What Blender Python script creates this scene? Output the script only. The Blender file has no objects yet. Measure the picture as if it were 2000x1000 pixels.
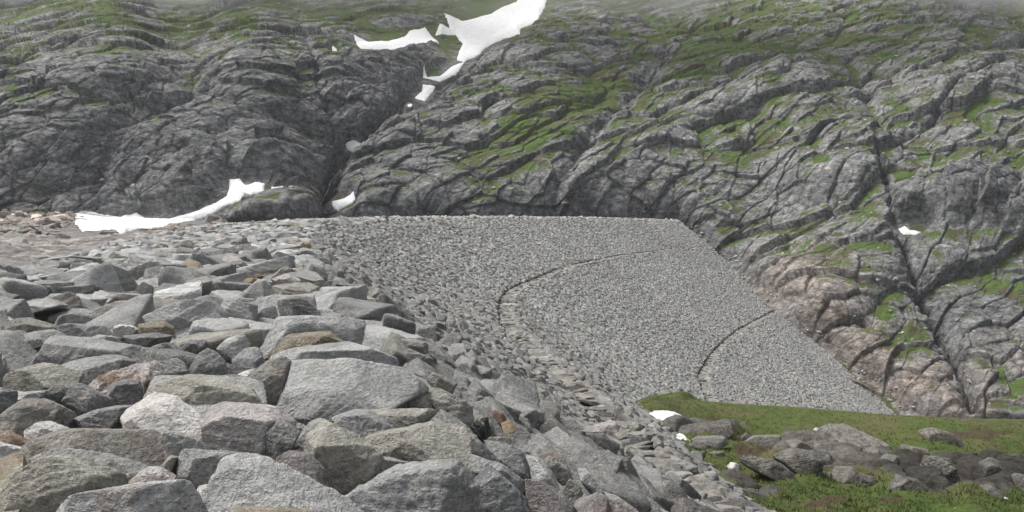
import bpy, math, random
import numpy as np
from math import radians

# ------------------------------------------------------------------ camera, sky, sun, exposure
sc = bpy.context.scene
F = 1944.44          # focal length in photo pixels (photo 2000 px wide, 35 mm lens on a 36 mm frame)
YH = 420.0           # photo row of the horizon
cam_d = bpy.data.cameras.new('camera'); cam = bpy.data.objects.new('camera', cam_d)
sc.collection.objects.link(cam); sc.camera = cam
cam_d.lens = 35; cam_d.sensor_width = 36; cam_d.sensor_fit = 'HORIZONTAL'
cam_d.shift_y = -(500 - YH) / 2000.0
cam_d.clip_start = 0.1; cam_d.clip_end = 6000
cam.location = (0, 0, 0); cam.rotation_euler = (radians(90), 0, 0)

SUN_EL, SUN_AZ = radians(60), radians(-72)     # azimuth measured from +Y towards +X
w = bpy.data.worlds.new('World'); sc.world = w; w.use_nodes = True
wn = w.node_tree; wn.nodes.clear()
sky = wn.nodes.new('ShaderNodeTexSky'); sky.sky_type = 'NISHITA'; sky.sun_disc = False
sky.sun_elevation = SUN_EL; sky.sun_rotation = SUN_AZ
sky.air_density = 1.0; sky.dust_density = 4.0; sky.ozone_density = 1.0
hs = wn.nodes.new('ShaderNodeHueSaturation'); hs.inputs['Saturation'].default_value = 0.22
bg = wn.nodes.new('ShaderNodeBackground'); bg.inputs['Strength'].default_value = 0.085
wo = wn.nodes.new('ShaderNodeOutputWorld')
wn.links.new(sky.outputs[0], hs.inputs['Color']); wn.links.new(hs.outputs[0], bg.inputs[0]); wn.links.new(bg.outputs[0], wo.inputs[0])
sun_d = bpy.data.lights.new('sun', 'SUN'); sun = bpy.data.objects.new('sun', sun_d); sc.collection.objects.link(sun)
sun_d.energy = 1.5; sun_d.angle = radians(20); sun_d.color = (1.0, 0.97, 0.93)
sun.rotation_euler = (radians(90) - SUN_EL, 0, -SUN_AZ + math.pi)
sc.view_settings.view_transform = 'Standard'; sc.view_settings.look = 'None'
sc.view_settings.exposure = 1.15; sc.view_settings.gamma = 1.0; sc.view_settings.use_curve_mapping = False
sc.cycles.max_bounces = 5; sc.cycles.diffuse_bounces = 3; sc.cycles.volume_bounces = 2
sc.cycles.volume_step_rate = 1.0; sc.cycles.use_denoising = True

rng = np.random.default_rng(11); random.seed(11)

# ------------------------------------------------------------------ noise
def _h(ix, iy, iz, s=0):
    n = (ix.astype(np.int64) * 374761393 + iy.astype(np.int64) * 668265263 + iz.astype(np.int64) * 2147483647 + s * 974634777) & 0xffffffff
    n = ((n ^ (n >> 13)) * 1274126177) & 0xffffffff
    n = ((n ^ (n >> 15)) * 2246822519) & 0xffffffff
    return ((n ^ (n >> 16)) & 0xffffff).astype(np.float32) / np.float32(0xffffff)
def vnoise(x, y, z, s=0):
    x0, y0, z0 = np.floor(x), np.floor(y), np.floor(z)
    fx, fy, fz = (x - x0), (y - y0), (z - z0)
    ux, uy, uz = [f * f * f * (f * (f * 6 - 15) + 10) for f in (fx, fy, fz)]
    x0 = x0.astype(np.int64); y0 = y0.astype(np.int64); z0 = z0.astype(np.int64)
    r = 0
    for a in (0, 1):
        for b in (0, 1):
            for c in (0, 1):
                wgt = (ux if a else 1 - ux) * (uy if b else 1 - uy) * (uz if c else 1 - uz)
                hx = _h(x0 + a, y0 + b, z0 + c, s) * 2 - 1
                hy = _h(x0 + a, y0 + b, z0 + c, s + 7) * 2 - 1
                hz = _h(x0 + a, y0 + b, z0 + c, s + 13) * 2 - 1
                r = r + wgt * (hx * (fx - a) + hy * (fy - b) + hz * (fz - c))
    return r * 1.5
def fbm(x, y, z, o=4, s=0, g=0.5, ridged=False):
    r = 0; a = 1.0; t = 0
    for i in range(o):
        n = vnoise(x, y, z, s + 31 * i)
        if ridged: n = 1 - 2 * np.abs(n)
        r = r + a * n; t += a; a *= g
        x, y, z = x * 2.03 + 11.3, y * 2.03 + 5.1, z * 2.03 + 7.7
    return r / t
def voro2(x, y, s=0, jit=0.85):
    """2-D cells: distance to nearest, second nearest, and a random value of the cell"""
    x0, y0 = np.floor(x), np.floor(y)
    f1 = np.full(x.shape, 9.0); f2 = np.full(x.shape, 9.0); cid = np.zeros(x.shape); oy = np.zeros(x.shape); ox = np.zeros(x.shape)
    zz = np.zeros_like(x0)
    for a in (-1, 0, 1):
        for b in (-1, 0, 1):
            cx, cy = x0 + a, y0 + b
            px = cx + .5 + jit * (_h(cx, cy, zz, s) - .5); py = cy + .5 + jit * (_h(cx, cy, zz, s + 3) - .5)
            d = np.hypot(px - x, py - y); v = _h(cx, cy, zz, s + 5)
            m = d < f1
            f2 = np.where(m, f1, np.minimum(f2, d)); f1 = np.where(m, d, f1)
            cid = np.where(m, v, cid); oy = np.where(m, y - py, oy); ox = np.where(m, x - px, ox)
    return f1, f2, cid, ox, oy
def sm(a, b, x):
    t = np.clip((x - a) / (b - a), 0, 1); return t * t * (3 - 2 * t)

# ------------------------------------------------------------------ mesh / object helpers
def mesh_obj(name, V, faces, mat, smooth=True, attrs=None, loc=None, flat_counts=None):
    """faces: (n,k) int array, or list of such arrays"""
    me = bpy.data.meshes.new(name)
    fl = faces if isinstance(faces, list) else [faces]
    V = np.asarray(V, np.float32)
    if loc is not None: V = V - np.asarray(loc, np.float32)
    nl = sum(f.size for f in fl); nf = sum(len(f) for f in fl)
    me.vertices.add(len(V)); me.vertices.foreach_set('co', V.ravel())
    me.loops.add(nl); me.loops.foreach_set('vertex_index', np.concatenate([f.ravel() for f in fl]).astype(np.int32))
    me.polygons.add(nf)
    tot = np.concatenate([np.full(len(f), f.shape[1]) for f in fl]); st = np.concatenate([[0], np.cumsum(tot)[:-1]])
    me.polygons.foreach_set('loop_start', st.astype(np.int32)); me.polygons.foreach_set('loop_total', tot.astype(np.int32))
    me.polygons.foreach_set('use_smooth', np.full(nf, smooth))
    for k, v in (attrs or {}).items():
        v = np.asarray(v, np.float32)
        if v.ndim == 1:
            a = me.attributes.new(k, 'FLOAT', 'POINT'); a.data.foreach_set('value', v)
        else:
            a = me.attributes.new(k, 'FLOAT_COLOR', 'POINT')
            a.data.foreach_set('color', np.concatenate([v, np.ones((len(v), 1), np.float32)], 1).ravel())
    me.update(calc_edges=True); me.materials.append(mat)
    o = bpy.data.objects.new(name, me); sc.collection.objects.link(o)
    if loc is not None: o.location = [float(c) for c in loc]
    return o
def tag(o, label=None, cat=None, group=None, kind=None):
    if label: o['label'] = label
    if cat: o['category'] = cat
    if group: o['group'] = group
    if kind: o['kind'] = kind
    return o
def grid_faces(nr, nc, flip=False):
    i = np.arange(nr - 1)[:, None] * nc + np.arange(nc - 1)[None, :]
    f = np.stack([i, i + 1, i + nc + 1, i + nc], -1).reshape(-1, 4)
    return f[:, ::-1] if flip else f
def ray(px, py, D):          # the point seen at a photo pixel, D metres out
    return np.stack([np.asarray((px - 1000) * D / F, float), np.asarray(D + 0 * px, float), np.asarray(-(py - YH) * D / F, float)], -1)

# ------------------------------------------------------------------ materials
class NT:
    def __init__(s, name):
        s.m = bpy.data.materials.new(name); s.m.use_nodes = True; s.t = s.m.node_tree; s.t.nodes.clear()
        s.out = s.n('ShaderNodeOutputMaterial'); s.b = s.n('ShaderNodeBsdfPrincipled'); s.l(s.b.outputs[0], s.out.inputs[0])
        s.b.inputs['Roughness'].default_value = 0.9; s.b.inputs['Specular IOR Level'].default_value = 0.25
    def n(s, t, **k):
        x = s.t.nodes.new(t)
        for a, b in k.items(): setattr(x, a, b)
        return x
    def l(s, a, b): s.t.links.new(a, b)
    def noise(s, vec, scale, det=5, rough=.6, dist=0.0):
        x = s.n('ShaderNodeTexNoise'); x.inputs['Scale'].default_value = scale; x.inputs['Detail'].default_value = det
        x.inputs['Roughness'].default_value = rough; x.inputs['Distortion'].default_value = dist
        s.l(vec, x.inputs['Vector']); return x.outputs['Fac']
    def attr(s, name, col=False):
        x = s.n('ShaderNodeAttribute', attribute_name=name); return x.outputs['Color' if col else 'Fac']
    def ramp(s, v, stops):
        x = s.n('ShaderNodeValToRGB'); el = x.color_ramp.elements
        while len(el) < len(stops): el.new(.5)
        for e, (p, c) in zip(el, stops):
            e.position = p; e.color = (c, c, c, 1) if isinstance(c, (int, float)) else (*c, 1)
        s.l(v, x.inputs[0]); return x.outputs[0]
    def math(s, op, a, b=None, clamp=False):
        x = s.n('ShaderNodeMath', operation=op, use_clamp=clamp)
        for i, v in enumerate((a, b)):
            if v is None: continue
            if isinstance(v, (int, float)): x.inputs[i].default_value = v
            else: s.l(v, x.inputs[i])
        return x.outputs[0]
    def mix(s, fac, a, b, mode='MIX'):
        x = s.n('ShaderNodeMix', data_type='RGBA', blend_type=mode)
        for i, v in ((0, fac), (6, a), (7, b)):
            if isinstance(v, (int, float)): x.inputs[i].default_value = v
            elif isinstance(v, tuple): x.inputs[i].default_value = (*v, 1)
            else: s.l(v, x.inputs[i])
        return x.outputs[2]
    def scale(s, vec, sx, sy, sz, rot=(0, 0, 0)):
        x = s.n('ShaderNodeMapping'); x.inputs['Scale'].default_value = (sx, sy, sz); x.inputs['Rotation'].default_value = rot
        s.l(vec, x.inputs['Vector']); return x.outputs[0]
    def bump(s, h, strength, dist, prev=None):
        x = s.n('ShaderNodeBump'); x.inputs['Strength'].default_value = strength; x.inputs['Distance'].default_value = dist
        s.l(h, x.inputs['Height'])
        if prev is not None: s.l(prev, x.inputs['Normal'])
        return x.outputs[0]

def mat_stone(name, near=True):
    """gneiss: tint attribute, foliation bands, pale lichen, rust; 'mixa' = (rust, lichen, stripe)"""
    t = NT(name)
    tc = t.n('ShaderNodeTexCoord'); oi = t.n('ShaderNodeObjectInfo')
    off = t.n('ShaderNodeVectorMath', operation='ADD'); mul = t.math('MULTIPLY', oi.outputs['Random'], 90.0)
    comb = t.n('ShaderNodeCombineXYZ'); t.l(mul, comb.inputs[0]); t.l(mul, comb.inputs[1]); t.l(mul, comb.inputs[2])
    t.l(tc.outputs['Object'], off.inputs[0]); t.l(comb.outputs[0], off.inputs[1]); P = off.outputs[0]
    tint = t.attr('tint', True); mx = t.n('ShaderNodeSeparateColor'); t.l(t.attr('mixa', True), mx.inputs[0])
    rust, lich, stripe = mx.outputs[0], mx.outputs[1], mx.outputs[2]
    wv = t.scale(P, 1.0, 1.0, 3.2)
    band = t.noise(wv, 3.2, 6, .62, .35); band2 = t.noise(t.scale(P, 1, 1, 9), 9.0, 4, .6, .2)
    big = t.noise(P, 1.5, 3, .55); fine = t.noise(P, 28, 4, .7); med = t.noise(P, 7.0, 5, .65)
    c = t.mix(1.0, tint, t.ramp(band, [(.3, .80), (.5, 1.0), (.7, 1.2)]), 'MULTIPLY')
    c = t.mix(1.0, c, t.ramp(band2, [(.3, .88), (.7, 1.12)]), 'MULTIPLY')
    c = t.mix(1.0, c, t.ramp(big, [(.3, .75), (.7, 1.22)]), 'MULTIPLY')
    c = t.mix(1.0, c, t.ramp(fine, [(.3, .68), (.7, 1.3)]), 'MULTIPLY')
    # strong stripes on a few stones
    st = t.ramp(t.noise(t.scale(P, .4, .4, 9), 2.2, 3, .5, .2), [(.42, .35), (.58, 1.5)])
    c = t.mix(stripe, c, t.mix(1.0, c, st, 'MULTIPLY'))
    # lichen: pale yellowish-grey crusts with lacy edges
    lm = t.math('MULTIPLY', t.ramp(t.math('ADD', t.math('MULTIPLY', t.noise(P, 2.6, 3, .6), .6), t.math('MULTIPLY', med, .4)), [(.47, 0), (.56, 1)]), t.ramp(fine, [(.35, .2), (.6, 1)]))
    c = t.mix(t.math('MULTIPLY', lm, lich, True), c, (.43, .42, .365))
    dm = t.ramp(t.noise(P, 4.5, 5, .7), [(.60, 0), (.68, 1)])
    c = t.mix(t.math('MULTIPLY', dm, .55), c, t.mix(1.0, c, (.42, .42, .42), 'MULTIPLY'))
    rm = t.ramp(t.noise(P, 3.4, 5, .7, .4), [(.5, 0), (.57, 1)])
    c = t.mix(t.math('MULTIPLY', rm, rust, True), c, (.21, .135, .095))
    vn = t.math('ABSOLUTE', t.math('SUBTRACT', t.noise(P, 1.9, 4, .6, .8), .5))
    c = t.mix(t.math('MULTIPLY', t.ramp(vn, [(0, 1), (.012, 0)]), .45), c, (.52, .5, .47))
    # white speckle of quartz
    sp = t.ramp(t.noise(P, 16, 2, .5), [(.70, 0), (.74, 1)])
    c = t.mix(t.math('MULTIPLY', sp, .5), c, (.5, .49, .46))
    t.l(c, t.b.inputs['Base Color'])
    hsum = t.math('ADD', t.math('MULTIPLY', band, .4), t.math('ADD', t.math('MULTIPLY', med, .7), t.math('MULTIPLY', fine, .3)))
    hsum = t.math('ADD', hsum, t.math('MULTIPLY', band2, .15))
    t.l(t.bump(hsum, 1.0, .12 if near else .10), t.b.inputs['Normal'])
    return t.m
M_STONE = mat_stone('gneiss_boulder'); M_STONES = mat_stone('gneiss_riprap', False)

def mat_gravel():
    t = NT('dark_gravel_bed'); g = t.n('ShaderNodeNewGeometry').outputs['Position']
    c = t.mix(t.noise(g, 3, 6, .7), (.02, .019, .017), (.09, .085, .078)); t.l(c, t.b.inputs['Base Color'])
    t.l(t.bump(t.noise(g, 4, 6, .7), 1, .2), t.b.inputs['Normal']); return t.m
M_GRAVEL = mat_gravel()

def mat_hill():
    """attributes: grass, wet, pink, scree, brown"""
    t = NT('mountain_rock_and_turf'); g = t.n('ShaderNodeNewGeometry').outputs['Position']
    n1 = t.noise(g, .06, 6, .65); n2 = t.noise(g, .45, 6, .68); n3 = t.noise(g, 2.2, 4, .7)
    st = t.noise(t.scale(g, .35, .35, 1.2, (.0, .75, .2)), .55, 5, .7, .5)     # tilted foliation
    rock = t.ramp(n2, [(.30, (.07, .07, .068)), (.44, (.16, .16, .156)), (.56, (.245, .245, .237)), (.68, (.40, .395, .38))])
    rock = t.mix(1.0, rock, t.ramp(st, [(.34, .55), (.47, 1.0), (.66, 1.25)]), 'MULTIPLY')
    rock = t.mix(1.0, rock, t.ramp(n1, [(.3, .75), (.7, 1.25)]), 'MULTIPLY')
    rock = t.mix(1.0, rock, t.ramp(n3, [(.25, .75), (.75, 1.25)]), 'MULTIPLY')
    rock = t.mix(t.attr('pink'), rock, t.mix(1.0, rock, (1.24, 1.0, .87), 'MULTIPLY'))
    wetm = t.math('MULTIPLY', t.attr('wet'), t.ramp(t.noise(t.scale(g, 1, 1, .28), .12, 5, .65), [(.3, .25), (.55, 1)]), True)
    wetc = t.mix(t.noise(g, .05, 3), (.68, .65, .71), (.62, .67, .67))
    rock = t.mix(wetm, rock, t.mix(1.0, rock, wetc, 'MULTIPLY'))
    def joints(sc_, rot, wd, st_):
        v = t.n('ShaderNodeTexVoronoi', feature='DISTANCE_TO_EDGE'); v.inputs['Scale'].default_value = sc_
        ad = t.n('ShaderNodeVectorMath', operation='ADD'); nn = t.n('ShaderNodeTexNoise'); nn.inputs['Scale'].default_value = sc_ * .9; nn.inputs['Detail'].default_value = 3; t.l(g, nn.inputs['Vector'])
        ml = t.n('ShaderNodeVectorMath', operation='SCALE'); ml.inputs['Scale'].default_value = 1.6 / sc_ * .35; t.l(nn.outputs['Color'], ml.inputs[0]); t.l(g, ad.inputs[0]); t.l(ml.outputs[0], ad.inputs[1])
        t.l(t.scale(ad.outputs[0], .45, .6, 1.2, rot), v.inputs['Vector']); return t.math('MULTIPLY', t.ramp(v.outputs['Distance'], [(0, 1), (wd, 0)]), st_)
    jn = t.math('MAXIMUM', joints(.16, (.2, .8, 0), .045, .75), joints(.5, (.1, .7, .3), .06, .5))
    rock = t.mix(jn, rock, t.mix(1.0, rock, (.30, .29, .27), 'MULTIPLY'))
    crev = t.attr('crack')
    rock = t.mix(t.math('MULTIPLY', crev, .6), rock, (.05, .048, .04))
    scr = t.ramp(t.noise(g, .9, 5, .75), [(.35, (.05, .045, .04)), (.5, (.15, .132, .115)), (.68, (.34, .30, .265))])
    rock = t.mix(t.attr('scree'), rock, scr)
    gr = t.mix(t.noise(g, .35, 5, .7), (.026, .053, .010), (.108, .165, .032))
    gr = t.mix(t.ramp(t.noise(g, .11, 4, .6), [(.45, 0), (.62, 1)]), gr, (.075, .068, .032))
    gr = t.mix(1.0, gr, t.ramp(n3, [(.25, .62), (.75, 1.35)]), 'MULTIPLY')
    gm = t.math('ADD', t.attr('grass'), t.math('ADD', t.math('MULTIPLY', t.math('SUBTRACT', n2, .5), 1.3), t.math('MULTIPLY', t.math('SUBTRACT', n3, .5), .7)))
    gm = t.ramp(gm, [(.44, 0), (.56, 1)])
    c = t.mix(gm, rock, gr); t.l(c, t.b.inputs['Base Color'])
    hh = t.math('ADD', t.math('MULTIPLY', n2, 1.0), t.math('ADD', t.math('MULTIPLY', n3, .35), t.math('MULTIPLY', st, .7)))
    t.l(t.bump(hh, 1.0, .7), t.b.inputs['Normal']); return t.m
M_HILL = mat_hill()

def mat_turf():
    t = NT('knoll_turf'); g = t.n('ShaderNodeNewGeometry').outputs['Position']
    n1 = t.noise(g, .16, 4, .6); n2 = t.noise(g, 1.3, 6, .72); n3 = t.noise(g, 7, 4, .75)
    gr = t.mix(n2, (.030, .056, .011), (.130, .178, .038))
    gr = t.mix(t.ramp(n1, [(.42, 0), (.6, 1)]), gr, t.mix(n2, (.065, .068, .026), (.175, .16, .065)))
    gr = t.mix(1.0, gr, t.ramp(n3, [(.28, .5), (.72, 1.45)]), 'MULTIPLY')
    br = t.mix(n3, (.03, .02, .012), (.13, .088, .05))
    bm = t.ramp(t.math('ADD', t.attr('brown'), t.math('MULTIPLY', t.math('SUBTRACT', n2, .5), .9)), [(.42, 0), (.58, 1)])
    c = t.mix(bm, gr, br)
    rk = t.mix(1.0, t.mix(n3, (.06, .056, .05), (.22, .205, .18)), t.ramp(t.noise(t.scale(g, 1, 1, 4), 1.2, 5, .6, .6), [(.3, .5), (.7, 1.4)]), 'MULTIPLY')
    rm = t.ramp(t.math('ADD', t.attr('rocky'), t.math('MULTIPLY', t.math('SUBTRACT', n2, .5), .9)), [(.44, 0), (.54, 1)])
    rk = t.mix(t.attr('rock_shade'), rk, t.mix(1.0, rk, (.42, .41, .40), 'MULTIPLY'))  # rock colour darkened where the bank lies in shade
    c = t.mix(rm, c, rk); t.l(c, t.b.inputs['Base Color'])
    t.l(t.bump(t.math('ADD', n2, t.math('MULTIPLY', n3, .5)), 1, .35), t.b.inputs['Normal']); return t.m
M_TURF = mat_turf()

def mat_snow():
    t = NT('old_snow'); g = t.n('ShaderNodeNewGeometry').outputs['Position']
    n = t.noise(g, .35, 5, .65); n2 = t.noise(g, 2.5, 3, .6)
    c = t.mix(t.ramp(n, [(.42, 0), (.75, 1)]), (.80, .805, .81), (.66, .65, .63)); t.l(c, t.b.inputs['Base Color'])
    t.b.inputs['Roughness'].default_value = .6
    t.l(t.bump(t.math('ADD', n, t.math('MULTIPLY', n2, .2)), .6, .6), t.b.inputs['Normal']); return t.m
M_SNOW = mat_snow()
def mat_plain(name, c, r=.9):
    t = NT(name); g = t.n('ShaderNodeNewGeometry').outputs['Position']
    t.l(t.mix(t.noise(g, 6, 4, .6), tuple(x * .6 for x in c), tuple(min(1, x * 1.4) for x in c)), t.b.inputs['Base Color'])
    t.b.inputs['Roughness'].default_value = r; return t.m
M_BLADE = mat_plain('grass_blades', (.082, .118, .03)); M_STREAM = mat_plain('white_water', (.5, .52, .54), .4)

# ------------------------------------------------------------------ the dam surface
yk = np.array([-12, 0, 3, 6.7, 12.2, 21.6, 32.4, 50, 64.8, 93, 112, 123, 148, 160, 226, 283, 320, 389, 430])
xk = np.array([.2, .5, .3, -.17, -1.12, -3.3, -6, -10.2, -13.3, -19.4, -20.6, -20.4, -19, -18, -6, 11, 28, 66, 92])
def smoothk(yk, xk, n=9):
    yy = np.arange(-15, 440, 1.0); xx = np.interp(yy, yk, xk)
    def f(y):
        return np.interp(y, yy, xs)
    k = np.hanning(n + 2)[1:-1]; k /= k.sum()
    pad = n // 2; xp = np.concatenate([xx[0] + (xx[1] - xx[0]) * np.arange(-pad, 0), xx, xx[-1] + (xx[-1] - xx[-2]) * np.arange(1, pad + 1)])
    xs = np.convolve(xp, k, 'valid'); return f
XC = smoothk(yk, xk, 7)
X1 = smoothk(np.array([-12, 0, 20, 39, 43.6, 49.5, 55.4, 65, 74.4, 84.6, 100.7, 123, 143, 158, 221.6, 277, 331, 369, 430]),
             np.array([20, 17, 12, 7.4, 6.4, 5.4, 4.5, 3.6, 2.4, .9, -1.1, -1.9, -1.4, 0, 11.4, 28.5, 51, 74, 108]), 15)
X2 = smoothk(np.array([-12, 20, 60, 100, 140, 167, 194, 219, 236, 270, 326, 430]), np.array([54, 46, 37.5, 31.5, 30.5, 32.2, 36, 43.2, 48.6, 61, 86, 145.]), 15)
X3 = lambda y: X2(y) + 69
XL = smoothk(np.array([-12, 6, 35, 60, 78, 108, 150, 226, 283, 320, 389, 430]), np.array([-15, -15, -18.5, -25, -31, -35, -34, -21, -5, 12, 52, 78.]), 9)
ZC = lambda y: np.interp(y, [0, 60, 80, 93, 105, 120, 148, 245, 320, 389, 430], [-2, -2, -1.82, -1.5, -1.15, -.8, -.55, -.5, -.85, -2, -2.4])
BW = 1.7
def dam_z(x, y):
    x = np.asarray(x, float); y = np.asarray(y, float)
    xl, xc, x1, x2, x3, zc = XL(y), XC(y), X1(y), X2(y), X3(y), ZC(y)
    z = np.where(x < xc, zc - .0 - .035 * np.clip((xc - x) / (xc - xl) * 14, 0, 14) * sm(40, 90, y), 0)
    z = np.where(x < xl, zc - .5 * sm(40, 90, y) - (xl - x) / 1.5, z)
    t = (x - xc) / (x1 - xc); z = np.where((x >= xc) & (x < x1), zc + (-11.4 - zc) * t, z)
    z = np.where((x >= x1) & (x < x1 + BW), -11.4, z)
    t = (x - x1 - BW) / (x2 - x1 - BW); z = np.where((x >= x1 + BW) & (x < x2), -11.4 - 19.6 * t, z)
    z = np.where((x >= x2) & (x < x2 + BW), -31, z)
    t = (x - x2 - BW) / (x3 - x2 - BW); z = np.where(x >= x2 + BW, -31 - 40 * t, z)
    e = (x - xc); z = z - .22 * np.exp(-(e / 1.1) ** 2)       # the crest edge is a little rounded
    return z
def dam_D(px, py, dmin=3.0):
    """distance at which the ray through a photo pixel meets the dam"""
    D = np.geomspace(dmin, 420, 4000)
    P = ray(np.full_like(D, px), np.full_like(D, py), D)
    k = np.nonzero(P[:, 2] <= dam_z(P[:, 0], P[:, 1]))[0]
    return float(D[k[0]]) if len(k) else None

_e = np.array([(1330, 431), (1345, 443), (1392, 482), (1425, 512), (1470, 565), (1517, 607), (1600, 672), (1680, 742), (1720, 778), (1762, 817), (1800, 850), (1900, 940)], float)
_s = np.linspace(0, 11, 60); _e = np.stack([np.interp(_s, range(12), _e[:, k]) for k in (0, 1)], 1)
_d = np.array([dam_D(a - 1.5, b + 2.5, 100.) or np.nan for a, b in _e]); _k = np.isfinite(_d); _x = (_e[_k, 0] - 1000) * _d[_k] / F; _y = _d[_k]; _o = np.argsort(_y); print('abutment', np.round(np.stack([_y, _x], 1)[::8], 0).tolist())
ABX = lambda y: np.interp(y, _y[_o], _x[_o])          # plan of the far abutment
# ------------------------------------------------------------------ stones
def ico(level):
    t = (1 + 5 ** .5) / 2
    V = [(-1, t, 0), (1, t, 0), (-1, -t, 0), (1, -t, 0), (0, -1, t), (0, 1, t), (0, -1, -t), (0, 1, -t), (t, 0, -1), (t, 0, 1), (-t, 0, -1), (-t, 0, 1)]
    Fc = [(0, 11, 5), (0, 5, 1), (0, 1, 7), (0, 7, 10), (0, 10, 11), (1, 5, 9), (5, 11, 4), (11, 10, 2), (10, 7, 6), (7, 1, 8), (3, 9, 4), (3, 4, 2), (3, 2, 6), (3, 6, 8), (3, 8, 9), (4, 9, 5), (2, 4, 11), (6, 2, 10), (8, 6, 7), (9, 8, 1)]
    V = np.array(V, float); V /= np.linalg.norm(V, axis=1)[:, None]; Fc = np.array(Fc)
    for _ in range(level):
        e = np.sort(np.concatenate([Fc[:, [0, 1]], Fc[:, [1, 2]], Fc[:, [2, 0]]]), 1)
        u, inv = np.unique(e, axis=0, return_inverse=True); inv = inv.ravel(); n = len(Fc)
        m = V[u].mean(1); m /= np.linalg.norm(m, axis=1)[:, None]; b = len(V) + inv
        a, bb, c = b[:n], b[n:2 * n], b[2 * n:]
        V = np.concatenate([V, m])
        Fc = np.concatenate([np.stack(q, 1) for q in ((Fc[:, 0], a, c), (Fc[:, 1], bb, a), (Fc[:, 2], c, bb), (a, bb, c))])
    return V, Fc
ICO = {l: ico(l) for l in (1, 2, 3, 4, 5)}
def cut_rock(dirs, N, d, p):
    """radius along each direction of the rounded intersection of half-spaces"""
    q = np.clip(dirs @ N.T, 0, None) / d[None, :]
    return ((q ** p).sum(1)) ** (-1.0 / p)
def unit(v): v = np.asarray(v, float); return v / np.linalg.norm(v, axis=-1, keepdims=True)
def surf_noise(V, amp, s, freq=1.0, strata=None):
    """displaces a stone's surface along its own radius"""
    c = V.mean(0); d = V - c; r = np.linalg.norm(d, axis=1); u = d / r[:, None]
    x, y, z = (V * freq).T
    n = fbm(x * 1.3 + s, y * 1.3, z * 1.3, 3, s) * .6 + fbm(x * 4.2, y * 4.2 + s, z * 4.2, 4, s + 5, ridged=True) * .42
    if strata is not None:
        a, k = strata; h = V @ a * k + 1.2 * fbm(x, y, z + s, 2, s + 9)
        fr = h - np.floor(h); n = n + .55 * (sm(.0, .75, fr) - sm(.82, 1, fr)) * (.5 + fbm(x * .8, y * .8, z * .8, 2, s + 3))
    return V + u * (n * amp)[:, None]
def rotm(a, ax):
    ax = unit(ax); K = np.array([[0, -ax[2], ax[1]], [ax[2], 0, -ax[0]], [-ax[1], ax[0], 0]]); return np.eye(3) + math.sin(a) * K + (1 - math.cos(a)) * K @ K

TINT = dict(grey=(.30, .302, .298), light=(.41, .412, .405), white=(.58, .56, .53), dark=(.185, .186, .186), black=(.05, .05, .052), buff=(.285, .275, .243),
            brown=(.245, .236, .216), olive=(.22, .195, .14), rust=(.25, .18, .145), pink=(.47, .44, .425), redbrown=(.19, .178, .174), blue=(.235, .245, .252), ochre=(.29, .225, .15))
MIXA = dict(grey=(.05, .35, .0), light=(0, .3, 0), white=(.08, 0, 0), dark=(.05, .25, 0), black=(0, 0, 0), buff=(.1, .75, 0), brown=(.25, .4, 0), olive=(.25, .5, 0), rust=(.6, 0, 0), pink=(.2, 0, 0), redbrown=(.2, .1, 0), blue=(0, .3, 0), ochre=(.3, .2, 0))
WORD = dict(grey='grey', light='pale grey', white='white', dark='dark grey', black='black', buff='buff grey', brown='brownish grey', olive='olive brown', rust='rusty orange', pink='pinkish white', redbrown='reddish brown', blue='bluish grey', ochre='ochre')
VIEW = {'P': (1, 0, 0), 'A': (3.846, 0, 740), 'B': (3.846, 400, 740), 'C': (3.846, 800, 740), 'D': (5, 0, 560), 'E': (5, 350, 560), 'G': (5, 650, 560), 'H': (5.714, 0, 420), 'I': (5.714, 350, 420), 'K': (2.5, 1200, 720)}
def to_px(view, pts):
    s, ox, oy = VIEW[view]; p = np.array(pts, float).reshape(-1, 2); return p / s + [ox, oy]
def hull(p):
    p = p[np.lexsort((p[:, 1], p[:, 0]))]
    def half(q):
        r = []
        for a in q:
            while len(r) > 1 and (r[-1][0] - r[-2][0]) * (a[1] - r[-2][1]) - (r[-1][1] - r[-2][1]) * (a[0] - r[-2][0]) <= 0: r.pop()
            r.append(a)
        return r[:-1]
    return np.array(half(p) + half(p[::-1]))
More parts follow.
